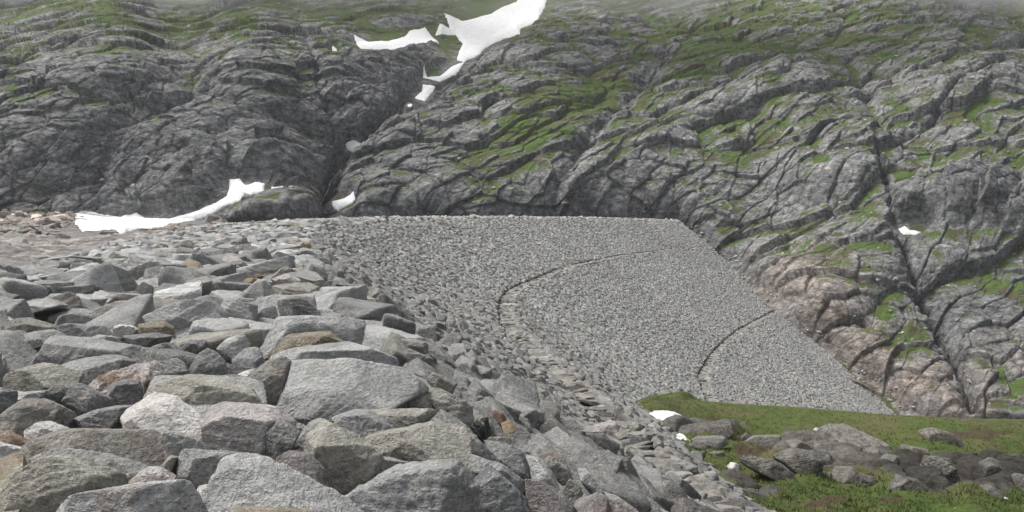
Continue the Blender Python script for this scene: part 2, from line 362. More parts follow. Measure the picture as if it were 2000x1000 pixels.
def traced(name, pts, D0, colr, label, cat, group, seed, tone=(1, 1, 1), rusty=None, stripe=0, p=16, amp=1.0, sink=.18, tmul=.55, mat=None, flat=False):
    R = np.random.default_rng(seed)
    H = hull(pts); y0, y1 = H[:, 1].min(), H[:, 1].max(); hh = y1 - y0
    H = H.copy(); m = H[:, 1] > y0 + .72 * hh; H[m, 1] += sink * hh; H = hull(H)
    W = ray(H[:, 0], H[:, 1], D0); C = np.array([(W[:, 0].min() + W[:, 0].max()) / 2, D0, (W[:, 2].min() + W[:, 2].max()) / 2])
    # centre must be inside: use the area centroid
    q = W[:, [0, 2]]; q2 = np.roll(q, -1, 0); cr = q[:, 0] * q2[:, 1] - q2[:, 0] * q[:, 1]; A = cr.sum() / 2
    cc = ((q + q2) * cr[:, None]).sum(0) / (6 * A); C = np.array([cc[0], D0, cc[1]])
    wx = np.ptp(W[:, 0]); wz = np.ptp(W[:, 2]); t = min(max(tmul * wx, .25), max(1.3, wz * 1.4))
    sgn = 1 if A > 0 else -1
    N, d = [], []
    for a, b in zip(q, q2):
        e = b - a
        if np.hypot(*e) < 1e-4: continue
        n2 = np.array([e[1], -e[0]]) * sgn / np.hypot(*e); ti = R.uniform(-.30, .30)
        n = np.array([n2[0] * math.cos(ti), math.sin(ti), n2[1] * math.cos(ti)]); dd = n @ (np.array([a[0], D0, a[1]]) - C)
        N.append(n); d.append(max(dd, .04))
    N.append(unit([R.uniform(-.3, .3), 1, .15])); d.append(t * .55)
    N.append(unit([R.uniform(-.4, .4), -1, R.uniform(.0, .35)])); d.append(t * .5)
    lev = 5 if np.ptp(H[:, 0]) > 75 else (4 if np.ptp(H[:, 0]) > 28 else 3)
    U, Fc = ICO[lev]; S = np.array([wx / 2, t / 2, wz / 2]); dirs = U * S; dirs /= np.linalg.norm(dirs, axis=1)[:, None]
    r = cut_rock(dirs, np.array(N), np.array(d), 30)
    for k in range(6):
        n = unit([R.normal() * .9, -abs(R.normal()) * .8 - .3, R.normal() * .6 + .5]); sup = ((dirs * r[:, None]) @ n).max(); N.append(n); d.append(sup * R.uniform(.50, .86))
    r = cut_rock(dirs, np.array(N), np.array(d), p * 3.5); V = dirs * r[:, None]
    sz = (wx * wz * t) ** (1 / 3)
    a = unit([R.normal() * .45, R.normal() * .35, 1])
    V = surf_noise(V, .042 * sz * amp, seed, 1.6 / sz, (a, R.uniform(4, 8) / sz))
    M = rotm(R.uniform(-.5, .5), [R.normal(), R.normal(), .3]) @ rotm(R.uniform(0, 6.3), [0, 0, 1])
    V = V @ M       # local coordinates; the object's rotation puts it back
    n = len(V); mi = list(MIXA[colr]); mi[2] = stripe
    if rusty is not None: mi[0] = rusty
    o = mesh_obj(name, V, Fc, mat or M_STONE, not flat, dict(tint=np.tile(np.array(TINT[colr]) * np.array(tone) * R.uniform(.92, 1.08), (n, 1)), mixa=np.tile(mi, (n, 1))))
    mm = bpy.data.objects  # keep
    import mathutils
    o.matrix_world = mathutils.Matrix.Translation(C.tolist()) @ mathutils.Matrix(M.tolist()).to_4x4()
    tag(o, label, cat, group); return o, C, np.array([wx, t, wz])

# traced foreground boulders: (view, outline, colour, label, short name, options)
T = [
('D',[0,900,60,860,250,790,420,768,560,770,700,810,788,825,775,940,700,1000,400,1040,0,1060],'buff','smooth buff slab with a dark broken right end at the left edge of the crest','buff slab with the dark end',{}),
('A',[255,175,320,110,400,60,470,65,495,110,450,200,300,190],'dark','small dark wedge under the broken end of the buff slab','small dark wedge',{}),
('A',[460,200,540,50,580,35,700,95,800,150,825,210,680,250,540,280,500,250],'dark','dark pyramid shaped block left of the small square block','dark pyramid block',{}),
('A',[765,75,840,45,960,25,1050,50,1070,190,900,210,830,210,790,140],'dark','small square dark block standing in front of the rust veined white boulder','small square block',dict(p=26)),
('D',[870,960,1000,860,1150,820,1380,765,1500,780,1640,880,1640,1000,1300,1100,900,1060],'pink','knobbly white boulder with thick rust red veins','rust veined white boulder',dict(rusty=.9,amp=1.7)),
('P',[287,789,288,763,304,752,335,740,365,738,405,748,440,758,475,765,500,775,524,797,470,805,430,806,340,795],'buff','long flat buff boulder netted with pale lichen, behind the white pyramid','long buff lichen boulder',dict(tmul=.4)),
('A',[0,300,60,230,140,185,260,180,400,190,480,230,550,330,580,400,450,420,150,440,0,420],'brown','rounded brown grey boulder with a shaded hollow at the left edge','rounded brown boulder at the left',{}),
('A',[0,160,120,115,300,110,250,190,0,260],'light','pale bluish slab poking out under the buff slab at the left edge','pale slab at the left edge',{}),
('A',[130,435,230,380,305,322,400,350,470,375,515,410,420,450,200,480],'white','small pale wedge with a sharp point, right of the orange stone','small pale wedge',dict(p=26)),
('A',[0,405,60,405,200,480,180,520,50,550,0,570],'rust','bright orange stone at the left edge','bright orange stone',{}),
('A',[540,290,700,240,880,205,1060,200,1000,300,850,380,600,400],'dark','low dark slab freckled with lichen, left of the white pyramid','low freckled slab',dict(tmul=.4)),
('A',[830,380,1000,270,1110,190,1200,170,1300,185,1400,270,1500,350,1610,410,1650,520,1400,560,1100,450],'white','large white pyramid shaped boulder','white pyramid',dict(p=24)),
('A',[1080,460,1150,400,1300,400,1450,470,1560,550,1500,620,1270,600,1200,540],'grey','smooth grey hump lying against the foot of the white pyramid','grey hump at the white pyramid',{}),
('B',[0,300,100,245,190,212,330,220,480,235,560,310,700,390,560,500,430,580,300,560,120,510,30,430],'pink','large pinkish white boulder with a sloping ridge','pinkish white boulder',dict(p=24)),
('B',[425,520,450,400,560,325,640,350,715,405,640,510,590,580,520,620,450,590],'dark','dark mottled boulder leaning on the right side of the pinkish white one','dark mottled boulder',{}),
('A',[0,580,150,500,330,430,550,385,800,385,1000,430,1150,500,1260,600,1220,680,1050,720,700,700,0,700],'brown','broad grey brown mound in front of the small pale wedge','broad brown mound',dict(tmul=.35)),
('A',[200,640,330,550,480,520,700,550,870,590,1060,720,950,790,700,800],'grey','smooth grey mound behind the pale buff hump at the lower left','smooth grey mound',dict(tmul=.35)),
('A',[0,790,150,690,300,600,420,590,540,640,700,700,800,760,900,800,600,930,250,1000,0,1060],'buff','big pale buff hump at the lower left corner','buff hump in the corner',dict(tmul=.35)),
('A',[0,600,90,590,150,640,100,690,0,700],'pink','small pink stone at the left edge above the buff hump','small pink stone',{}),
('A',[200,1000,400,940,650,870,720,840,950,810,1300,765,1400,780,1500,850,1590,1000,1590,1100,200,1150],'light','wide pale boulder with rusty spots and a dark right end at the bottom edge','wide pale boulder at the bottom',dict(rusty=.35,tmul=.3)),
('A',[960,790,1010,740,1080,715,1140,735,1210,712,1290,765,1200,800,1000,810],'pink','crumbly pink and orange lump behind the wide pale boulder','crumbly pink lump',dict(rusty=.5,amp=2.4)),
('A',[1160,710,1200,650,1290,585,1330,590,1300,700,1280,750],'brown','small brown stone squeezed behind the crumbly pink lump','small squeezed brown stone',{}),
('P',[335,930,340,905,350,883,368,879,400,881,440,885,480,893,515,905,528,910,510,935,460,945,380,948,345,942],'grey','long grey boulder with curved bands below the white pyramid','long banded boulder',dict(tmul=.4,stripe=.15)),
('B',[60,720,130,650,250,630,400,680,500,720,650,760,800,830,1000,910,1150,960,1260,1000,1300,1120,50,1120],'light','huge smooth pale grey boulder sloping to the right at the bottom edge','huge pale boulder at the bottom',dict(tmul=.4)),
('A',[1470,815,1590,790,1610,850,1615,1000,1560,990],'white','narrow white stone wedged left of the huge pale boulder','narrow white stone',{}),
('B',[460,690,540,590,600,575,740,590,850,700,940,850,900,870,700,780,560,740],'redbrown','dark reddish brown slab tilted beside the black gap','reddish brown slab',{}),
('B',[680,570,800,480,900,380,950,335,1040,380,1180,450,1330,580,1340,610,1250,700,1190,820,1100,840,1010,890,900,800,760,640],'buff','tall angular wedge with a pale lichen top over a black gap','tall lichen wedge',dict(p=28,tmul=.7)),
('B',[600,570,660,480,790,350,880,305,960,320,900,420,800,500,690,570],'grey','grey slab tilted up behind the tall lichen wedge','tilted grey slab',{}),
('B',[960,290,1040,265,1220,260,1300,330,1470,400,1300,440,1180,450,1060,370],'grey','grey slab with a dark hollow beneath it, right of the tilted grey slab','slab over a dark hollow',dict(p=26)),
('B',[1220,255,1400,235,1550,225,1700,225,1760,250,1640,350,1560,390,1450,400,1300,330],'buff','flat lichen spotted slab behind the yellow topped boulder','flat lichen spotted slab',{}),
('C',[60,370,130,290,220,255,350,330,470,410,560,510,650,630,450,600,300,450],'grey','thin curved grey slab sweeping down to the right behind the yellow topped boulder','thin curved slab',dict(tmul=.4)),
('P',[706,858,760,850,800,838,845,832,880,838,905,848,918,856,916,880,912,912,865,915,820,912,770,900,735,885],'buff','squared boulder with a yellow lichen top and a dark fluted right end','yellow topped boulder',dict(p=26)),
('B',[1165,700,1170,600,1230,580,1320,610,1500,625,1660,665,1500,720,1350,770,1200,825],'grey','small blunt grey boulder right of the tall lichen wedge','small blunt boulder',{}),
('P',[665,975,700,955,740,935,800,918,845,910,900,910,930,925,945,945,935,1000,935,1030,665,1030],'grey','big lumpy grey boulder with a dark hollow at the bottom edge','lumpy boulder at the bottom',dict(amp=1.6,tmul=.5)),
('C',[470,670,520,655,600,655,660,700,720,780,850,880,970,1000,990,1100,520,1100,510,820],'blue','bluish grey boulder spotted white at the bottom edge right of the lumpy one','blue grey boulder at the bottom',{}),
('C',[440,660,460,590,560,600,700,650,760,690,850,790,880,900,780,840,680,730,640,670],'grey','grey slab with fine vertical ribs behind the blue grey boulder','ribbed grey slab',dict(stripe=.3)),
('C',[570,515,720,530,830,580,890,680,920,770,800,720,700,640,630,580],'dark','dark grey curved boulder on the crest edge behind the ribbed slab','dark curved boulder',{}),
('C',[850,560,950,590,1040,680,1130,790,1130,850,1030,810,920,690],'light','pale curved boulder just over the crest edge','pale curved boulder',{}),
('C',[860,770,960,770,1100,830,1180,920,1150,1100,960,1100,880,900],'redbrown','smooth purplish dark boulder at the bottom edge','purplish boulder',dict(amp=.7)),
('C',[1090,850,1170,890,1230,970,1250,1100,1130,1100],'dark','dark grey boulder with a deep notch, rightmost big one at the bottom edge','notched dark boulder',{}),
('C',[60,110,130,75,250,90,400,170,470,230,490,300,460,370,380,330,250,260,140,180],'brown','brown banded boulder jutting out over the crest edge','jutting brown boulder',dict(stripe=.4)),
('C',[450,375,510,300,550,290,580,360,595,430,560,475,500,430],'black','small black angular stone under the jutting brown boulder','black stone',dict(p=30)),
('P',[525,792,545,760,568,730,575,712,620,705,670,703,730,708,790,720,812,735,818,772,760,790,680,800,580,812],'light','largest flat slab on the crest, grey with pale lichen clouds','largest flat slab',dict(tmul=.6)),
('B',[680,180,720,120,820,100,960,90,1060,120,1180,210,1240,255,1100,300,980,290,860,330,800,300,690,270],'grey','grey dome with a dark mouth in front of the largest flat slab','grey dome',{}),
('B',[1040,90,1150,50,1280,45,1400,80,1500,110,1640,150,1700,210,1560,230,1240,250,1150,180],'buff','grey boulder with an orange lichen rim, right of the grey dome','orange rimmed boulder',dict(rusty=.2)),
('P',[514,716,518,700,530,688,560,686,600,683,640,672,690,671,740,685,770,698,775,710,700,710,640,704,560,712,530,720],'light','long pale slab with a shadowed underside behind the largest flat slab','long pale slab',dict(tmul=.4)),
('E',[815,670,950,540,1050,490,1250,480,1470,455,1560,500,1630,550,1400,580,1250,610,1050,630,880,640],'olive','long olive brown boulder behind the long pale slab','long olive boulder',dict(tmul=.4)),
('E',[720,600,790,460,840,370,950,290,1100,290,1300,330,1500,330,1700,310,1790,390,1790,470,1760,560,1600,540,1400,480,1000,480,830,650],'light','large folded pale slab with a fluted dark right end','large folded slab',dict(stripe=.25,tmul=.45)),
('E',[930,200,980,130,1080,115,1220,130,1330,230,1370,310,1250,325,1050,290,940,270],'dark','rounded dark grey boulder behind the large folded slab','rounded dark boulder',{}),
('E',[740,270,800,220,900,190,940,200,960,280,850,340,760,340],'grey','small ribbed stone left of the rounded dark boulder','small ribbed stone',dict(stripe=.3)),
('E',[320,240,420,170,600,150,710,170,740,240,750,330,600,350,520,390,440,320],'grey','wide cracked grey boulder with a scooped right corner','wide cracked boulder',{}),
('E',[110,800,200,650,260,605,330,640,420,740,450,860,270,910,100,890],'grey','pointed grey boulder like a shark fin in the middle of the crest','shark fin boulder',dict(p=24,stripe=.2)),
('E',[380,590,460,520,560,490,660,520,680,580,600,650,440,660],'light','pale ribbed boulder behind the blocky blue stone','pale ribbed boulder',dict(stripe=.3)),
('E',[560,700,640,600,720,600,800,650,820,720,800,790,650,810,460,830,460,740],'blue','blocky bluish stone left of the long pale slab','blocky blue stone',dict(p=24)),
('E',[270,940,330,880,430,870,600,900,650,920,620,990,400,980],'redbrown','low dark brown stone before the shark fin boulder','low dark brown stone',{}),
('E',[520,880,620,830,780,790,810,800,700,880,650,910],'white','small clean white slab behind the mottled brown boulder','small clean white slab',{}),
('E',[620,1000,700,870,860,760,980,730,1060,790,1110,850,1060,930,1000,1040,850,1150,640,1100],'brown','mottled brown and grey boulder at the left corner of the largest flat slab','mottled brown boulder',{}),
('D',[80,760,150,650,300,550,500,535,800,540,1150,545,1400,590,1480,680,1420,760,1200,760,600,770,400,790,70,810],'grey','very long rounded grey boulder behind the buff slab','very long rounded boulder',dict(tmul=.3)),
('D',[550,770,700,710,900,690,1040,670,1200,690,1360,760,1250,800,1000,870,870,960,790,960,780,820,600,790],'grey','smooth grey slab sloping down behind the rust veined white boulder','smooth sloping slab',dict(tmul=.4)),
('D',[0,400,120,330,220,310,350,345,480,370,550,390,400,430,250,470,0,520],'brown','brown topped flat boulder at the left edge two rows behind the very long one','brown flat boulder at the left',dict(tmul=.4)),
('D',[0,560,150,490,350,440,550,450,720,510,600,545,300,560,200,610,80,640,0,600],'grey','wrinkled grey slab at the left edge just behind the very long boulder','wrinkled slab at the left',dict(tmul=.35)),
('D',[520,400,650,360,850,370,1000,430,1080,470,900,510,720,530],'grey','low grey dome left of the white lump with pink streaks','low grey dome',dict(tmul=.4)),
('D',[1080,470,1100,400,1180,375,1300,390,1400,465,1300,500,1180,500],'white','white lump with pink streaks beside the olive loaf shaped stone','white lump',dict(rusty=.3)),
('D',[1310,380,1400,355,1600,360,1680,420,1690,470,1640,510,1400,465],'olive','loaf shaped olive brown stone right of the white lump','olive loaf',dict(amp=.6,p=9)),
('D',[1150,530,1300,490,1480,470,1620,500,1600,550,1420,590],'dark','dark pointed slab in front of the olive loaf','dark pointed slab',{}),
('D',[1165,340,1200,270,1260,240,1440,270,1480,310,1440,350,1260,370],'light','pale banded block behind the white lump','pale banded block',dict(stripe=.4)),
('D',[830,530,900,490,1000,475,1140,495,1150,530,1000,540],'light','thin pale stone lying on the back of the very long boulder','thin pale stone',{}),
('D',[830,270,1000,190,1150,150,1300,140,1450,170,1550,230,1520,290,1300,240,1170,330,900,310],'brown','arched grey boulder with brown streaks on its right half','arched streaked boulder',dict(tmul=.4)),
('D',[50,250,180,160,350,125,500,120,630,180,600,210,400,240,150,300],'light','pale crinkled dome at the left, behind the brown flat boulder','pale crinkled dome',{}),
('D',[970,120,1080,80,1250,65,1400,90,1480,120,1300,140,1100,150],'pink','low cream boulder with an orange streak behind the arched streaked one','cream boulder',dict(rusty=.5,tmul=.4)),
('D',[1480,770,1600,720,1730,700,1800,750,1860,850,1800,890,1680,880,1600,840],'grey','squat grey block with a square dark spot left of the shark fin boulder','squat grey block',{}),
('D',[1460,610,1560,560,1640,550,1720,610,1700,740,1560,740],'dark','dark stone behind the squat grey block','dark stone behind the squat block',{}),
('E',[0,570,100,520,250,510,300,540,200,640,100,720,20,640],'dark','dark ribbed slab standing behind the shark fin boulder','dark ribbed slab',dict(stripe=.3)),
('E',[60,430,180,340,320,260,450,310,510,400,400,400,280,430,120,470],'grey','triangular grey boulder with a purple flank in front of the wide cracked one','triangular boulder',{}),
('P',[302,618,330,602,370,588,410,588,425,605,440,625,400,640,360,650,345,660,330,640],'light','broad pale boulder with green lichen left of the wide cracked one','broad lichen boulder',{}),
('H',[1050,600,1100,570,1300,550,1400,590,1480,610,1380,650,1280,670,1180,640],'dark','dark boat shaped slab with a pointed left end','boat shaped slab',dict(tmul=.4)),
('H',[410,720,470,670,640,655,850,680,850,700,700,745,540,745],'light','long stone with bold black and white stripes','striped stone',dict(stripe=1.0)),
('H',[390,520,550,480,700,460,900,460,1150,490,1000,540,780,570,500,570],'grey','long flat slab at the far left edge of the crest beside the bare bedrock','long flat slab by the bedrock',dict(tmul=.4)),
('H',[20,770,90,730,200,700,290,750,280,800,230,870,150,840],'pink','white and rust block near the left edge, left of the striped stone','white and rust block',dict(rusty=.6)),
('H',[1500,840,1600,745,1710,800,1700,900,1560,900],'dark','dark hat shaped stone in front of the rust edged slab','dark hat stone',dict(p=26)),
('H',[1410,650,1520,590,1650,600,1690,660,1560,690,1520,690],'brown','flat slab with a rust red edge right of the boat shaped slab','rust edged slab',dict(rusty=.6)),
('H',[40,600,150,520,330,530,380,570,300,620,120,650],'buff','greenish pale boulder at the left edge below the bedrock','greenish boulder',{}),
('H',[280,860,350,760,520,745,740,760,810,880,600,920],'grey','smooth grey boulder in front of the striped stone','smooth boulder by the striped stone',{}),
('I',[580,680,700,620,900,540,1100,480,1330,440,1330,550,1200,560,1050,580,980,650,780,690,640,710],'light','long tapering pale slab with a squared right end near the crest edge','long tapering slab',dict(tmul=.35)),
('I',[940,700,1050,620,1200,580,1330,630,1380,650,1100,680,1000,710],'buff','arched buff stone in front of the long tapering slab','arched buff stone',dict(tmul=.4)),
('I',[830,680,880,660,940,685,900,710,850,700],'rust','small brick red stone left of the arched buff stone','small brick red stone',dict(rusty=1.0)),
('I',[650,740,780,700,880,710,820,760,720,810,650,820,625,780],'ochre','small ochre stone below the brick red one','small ochre stone',{}),
('I',[600,914,740,830,860,740,940,730,1060,870,1080,930,700,960],'grey','speckled grey boulder below the small ochre stone','speckled boulder',dict(stripe=.3)),
('I',[1010,790,1200,770,1440,750,1620,830,1700,914,1100,930],'buff','cream and grey streaked boulder right of the speckled one','cream streaked boulder',dict(stripe=.3)),
('I',[960,740,1120,680,1230,680,1360,750,1100,780],'pink','pale brown veined stone behind the cream streaked boulder','brown veined stone',dict(rusty=.4)),
('I',[1150,660,1280,640,1450,700,1600,710,1680,800,1500,780,1380,750],'grey','grey slab bending over the crest edge right of the brown veined stone','grey slab bending over the edge',{}),
('I',[110,540,200,480,300,460,560,460,720,460,830,540,640,560,300,560],'brown','long low slab with a rust brown right half on the far crest','long low brown slab',dict(tmul=.3,rusty=.4)),
('I',[1080,350,1150,310,1260,350,1200,390],'white','small white stone near the crest edge in the distance','small distant white stone',{}),
('I',[1300,300,1420,290,1470,350,1450,420,1380,410],'ochre','orange topped stone perched on the far crest edge','orange topped stone',{}),
('C',[615,240,650,235,700,265,720,320,690,340,640,290],'rust','small rust red block sticking out of the face','rust red block on the face',dict(rusty=.8,p=26)),
('C',[690,365,740,355,800,380,770,395,720,395],'ochre','small orange stone below the rust red block on the face','small orange stone on the face',{}),
('C',[1290,375,1400,345,1540,325,1580,355,1400,390,1320,390],'pink','flat pinkish white slab on the berm','pinkish slab on the berm',dict(tmul=.3)),
('C',[1150,850,1200,760,1260,790,1290,860,1240,920,1180,900],'brown','knobbly dark brown stone in a hole of the face near the bottom','knobbly brown stone',dict(amp=2)),
('C',[555,490,600,440,700,440,770,500,720,530,620,525],'brown','tan banded stone right of the black stone','tan banded stone',dict(stripe=.5)),
('C',[1280,990,1330,940,1400,920,1480,960,1500,1060,1300,1100],'redbrown','brownish purple boulder at the bottom edge on the face','brownish purple boulder',dict(tmul=.3)),
('C',[1250,660,1330,680,1400,760,1480,850,1400,860,1300,790],'grey','grey slab with a long black overhang low on the face','slab with a long overhang',dict(tmul=.22)),
('C',[960,570,1060,545,1160,610,1230,730,1150,740,1040,670],'brown','brownish lichen slab on the face right of the pale curved boulder','brown lichen slab on the face',dict(tmul=.22)),
('G',[240,370,330,240,430,290,480,380,420,400,330,385],'dark','dark smooth boulder just right of the large folded slab','dark smooth boulder',{}),
('G',[600,560,700,510,880,550,950,620,820,640,700,620],'buff','long slab with an orange crust on the face above the dark cavity','orange crusted slab',{}),
('G',[910,900,990,840,1080,870,1200,950,1150,1010,980,970],'brown','brown shaded slab on the upper face right of the largest flat slab','brown shaded slab',dict(tmul=.25)),
]
LAND = []      # landmarks for labels: short name, photo px, world centre, half size
polys = []
for i, (vw, pts, colr, label, short, opt) in enumerate(T):
    p = to_px(vw, pts); y0, y1 = p[:, 1].min(), p[:, 1].max(); cx = p[:, 0].mean()
    D0 = dam_D(cx, y0 * .3 + y1 * .7)
    if D0 is None: D0 = dam_D(cx, y1) or 60.
    D0 = min(D0, 1.25 * 3888 / max(y1 - YH, 20)) - .05
    o, C, hs_ = traced('boulder', p, D0, colr, label, 'boulder', 'boulders of the dam crest and face', 100 + i, **opt)
    LAND.append((short, p.mean(0), C, hs_ / 2)); polys.append((hull(p), D0))

def inside(poly, x, y, grow=0):
    c = poly.mean(0); q = c + (poly - c) * (1 + grow); n = np.roll(q, -1, 0); r = np.zeros(np.shape(x), bool)
    for (x1, y1), (x2, y2) in zip(q, n):
        if y1 == y2: continue
        m = ((y1 > y) != (y2 > y)) & (x < (x2 - x1) * (y - y1) / (y2 - y1) + x1); r ^= m
    return r

# ---- stone templates for everything else: cut, bottomless, three levels of detail
def template(level, seed):
    R = np.random.default_rng(seed); U, Fc = ICO[level]
    k = R.integers(5, 9); N = unit(R.normal(size=(k, 3)) * [1, 1, .9]); N = np.concatenate([N, unit([[R.normal() * .2, R.normal() * .2, 1], [1, .1, .1], [-1, .1, -.1], [0, 1, .1], [.1, -1, 0]])])
    d = np.concatenate([R.uniform(.55, .9, k), [R.uniform(.65, .85)], R.uniform(.72, .95, 4)])
    V = U * cut_rock(U, N, d, 40 if level > 1 else 12)[:, None]
    if level >= 2:
        V = surf_noise(V, .07, seed, 1.4, (unit([R.normal() * .3, R.normal() * .3, 1]), 3.5))
    zc = V[Fc].mean(1)[:, 2]; keep = zc > -.42; Fc = Fc[keep]; u, inv = np.unique(Fc, return_inverse=True)
    return V[u], inv.reshape(Fc.shape)
TPL = {l: [template(l, 500 + 40 * l + j) for j in range(22)] for l in (2, 3, 4)}

# ---- lay out the stones over crest, faces and berms
S_pos, S_c, S_d, S_n, S_size, S_kind = [], [], [], [], [], []
def lay(x, y, kind, L, W_, H_, jit):
    """stones at plan points x,y; frame from the surface gradient"""
    e = .6
    z = dam_z(x, y); gx = (dam_z(x + e, y) - dam_z(x - e, y)) / (2 * e); gy = (dam_z(x, y + e) - dam_z(x, y - e)) / (2 * e)
    n = unit(np.stack([-gx, -gy, np.ones_like(x)], 1))
    if kind == 'crest': n = unit(n * [.6, .6, 1])
    if kind == 'berm': n = unit(n * [.25, .25, 1])
    cdir = np.stack([np.gradient(XC(np.arange(-14., 430)))[np.clip(y.astype(int) + 14, 0, 443)], np.ones_like(y), np.zeros_like(y)], 1) if kind != 'face' else unit(np.cross(n, np.cross([0, 0, 1.], n) + 1e-6 * n))
    if kind == 'face': cdir = unit(np.stack([-gy, gx, np.zeros_like(x)], 1) * -1)
    cdir = unit(cdir - (cdir * n).sum(1)[:, None] * n); ddir = np.cross(n, cdir)
    m = len(x); a = rng.normal(0, jit, m) + (1.57 if kind == 'berm' else 0)
    c2 = cdir * np.cos(a)[:, None] + ddir * np.sin(a)[:, None]; d2 = np.cross(n, c2)
    # tilt each stone a little off the surface
    ta = rng.normal(0, .16, m); n2 = unit(n + c2 * ta[:, None] + d2 * (rng.normal(0, 1, m) * (np.interp(y, [30, 120], [.24, .09]) if kind == 'face' else .2) + (.12 if kind == 'face' else 0))[:, None]); c2 = unit(c2 - (c2 * n2).sum(1)[:, None] * n2); d2 = np.cross(n2, c2)
    up = rng.normal(0, 1, m) * (np.interp(y, [30, 120], [.09, .035]) if kind == 'face' else .07) - (.12 if kind != 'crest' else .18)
    S_pos.append(np.stack([x, y, z], 1) + n * up[:, None]); S_c.append(c2); S_d.append(d2); S_n.append(n2)
    s = np.exp(rng.normal(0, .16, m)); S_size.append(np.stack([L * s * np.exp(rng.normal(0, .14, m)), W_ * s * np.exp(rng.normal(0, .12, m)), H_ * s * np.exp(rng.normal(0, .16, m))], 1))
    S_kind.extend([kind] * m)
def cull(x, y):
    z = dam_z(x, y); px = 1000 + x / np.maximum(y, .1) * F; py = YH - z / np.maximum(y, .1) * F
    return (y > 1.2) & (px > -260) & (px < 2150) & (py < 1300) & (x < ABX(y)) & (y < _y.max() + 3) & (px - 1000 < 620 + 10 * np.maximum(0, y - 90))
# crest
yy = []; xx = []
y = -2.0
while y < 398:
    st = 1.05 if y < 60 else 1.0
    n = int((XC(y) - XL(y) + 3.0) / st)
    xs = XC(y) - .35 - np.arange(n) * st + rng.uniform(-.5, .5); xx.append(xs + rng.uniform(-.28, .28, n)); yy.append(np.full(n, y) + rng.uniform(-.28, .28, n)); y += .80
X = np.concatenate(xx); Y = np.concatenate(yy); k = cull(X, Y); lay(X[k], Y[k], 'crest', .78, .62, .40, .7)
# faces: rows that follow the contours
def face_rows(fa, fb, kind='face', dq=.50, ds=.76, L=.57, W_=.34, H_=.33, jit=.18):
    # distance between the two contour lines along the slope at y=100 sets the number of rows
    w_ = float(np.hypot(fb(100.) - fa(100.), dam_z(fb(100.) - .01, 100.) - dam_z(fa(100.) + .01, 100.))); nr = int(w_ / dq)
    for r in range(nr):
        t = (r + .5) / nr
        ys = np.arange(-2, 398, .25); xs = fa(ys) * (1 - t) + fb(ys) * t
        s = np.concatenate([[0], np.cumsum(np.hypot(np.diff(xs), np.diff(ys)))]); ss = np.arange(rng.uniform(0, ds), s[-1], ds); ss = ss + rng.uniform(-.22, .22, len(ss))
        y_ = np.interp(ss, s, ys); x_ = np.interp(ss, s, xs) + rng.uniform(-.16, .16, len(ss)); k = cull(x_, y_)
        if k.any(): lay(x_[k], y_[k], kind, L, W_, H_, jit)
face_rows(lambda y: XC(y) + .5, lambda y: X1(y) - .17)
face_rows(lambda y: X1(y) + BW + .1, lambda y: X2(y) - .17)
face_rows(lambda y: X2(y) + BW + .1, X3)
# the berm: flat bedded stones standing a little proud at its outer lip
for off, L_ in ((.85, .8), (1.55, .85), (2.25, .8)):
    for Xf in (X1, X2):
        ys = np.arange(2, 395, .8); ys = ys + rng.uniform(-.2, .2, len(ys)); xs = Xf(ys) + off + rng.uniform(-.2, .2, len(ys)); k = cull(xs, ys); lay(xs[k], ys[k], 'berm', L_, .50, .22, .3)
P_ = np.concatenate(S_pos); Cd = np.concatenate(S_c); Dd = np.concatenate(S_d); Nn = np.concatenate(S_n); Sz = np.concatenate(S_size); Kd = np.array(S_kind)
# distance from the camera, photo position
pxs = 1000 + P_[:, 0] / P_[:, 1] * F; pys = YH - P_[:, 2] / P_[:, 1] * F
# drop the ones standing where a traced boulder stands
drop = (P_[:, 1] < 6.4) & (pxs < 1000)
for (h, D0) in polys:
    m = inside(h, pxs, pys, .06) & (P_[:, 1] < 1.22 * D0)
    drop |= m
low = np.zeros(len(P_), bool)       # fillers next to traced boulders sit lower
for (h, D0) in polys: low |= inside(h, pxs, pys, .45) & (np.abs(P_[:, 1] - D0) < .4 * D0)
P_[low, 2] -= .14
k = ~drop; P_, Cd, Dd, Nn, Sz, Kd, pxs, pys = P_[k], Cd[k], Dd[k], Nn[k], Sz[k], Kd[k], pxs[k], pys[k]
dist = P_[:, 1]
col_names = ['grey', 'light', 'dark', 'buff', 'brown', 'blue', 'white', 'rust', 'olive', 'pink', 'redbrown']
cw = np.array([.48, .19, .08, .10, .07, .06, .010, .002, .010, .008, .005]); cw /= cw.sum()
ci = rng.choice(len(col_names), len(P_), p=cw)
tints = np.array([TINT[c] for c in col_names])[ci]; fm = (Kd == 'face')[:, None]; tints = np.where(fm, tints * .55 + np.array([.235, .232, .222]) * .45, tints) * np.exp(rng.normal(0, 1, (len(P_), 1)) * np.where(fm, .085, .12)) * np.where(fm, np.interp(P_[:, 1], [60, 150], [.72, 1.04])[:, None], 1); mixs = np.array([MIXA[c] for c in col_names])[ci]  # near face stones darkened: dim light and gap shade painted into the tint
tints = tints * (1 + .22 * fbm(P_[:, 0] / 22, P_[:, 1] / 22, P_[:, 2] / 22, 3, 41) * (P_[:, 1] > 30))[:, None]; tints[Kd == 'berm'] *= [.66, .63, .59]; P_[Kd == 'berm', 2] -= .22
mixs[:, 2] = np.where(rng.random(len(P_)) < .12, rng.uniform(.2, .6, len(P_)), 0)
yaw0 = rng.uniform(0, 6.28, len(P_))

# individuals: those that show largest
show = Sz[:, 0] / dist; vis = (pxs > -40) & (pxs < 1500) & (pys > 440) & (pys < 1030)
order = np.argsort(-np.where(vis, show, 0)); N_IND = 300 - len(T) - 2
ind = order[:N_IND]; isind = np.zeros(len(P_), bool); isind[ind] = True

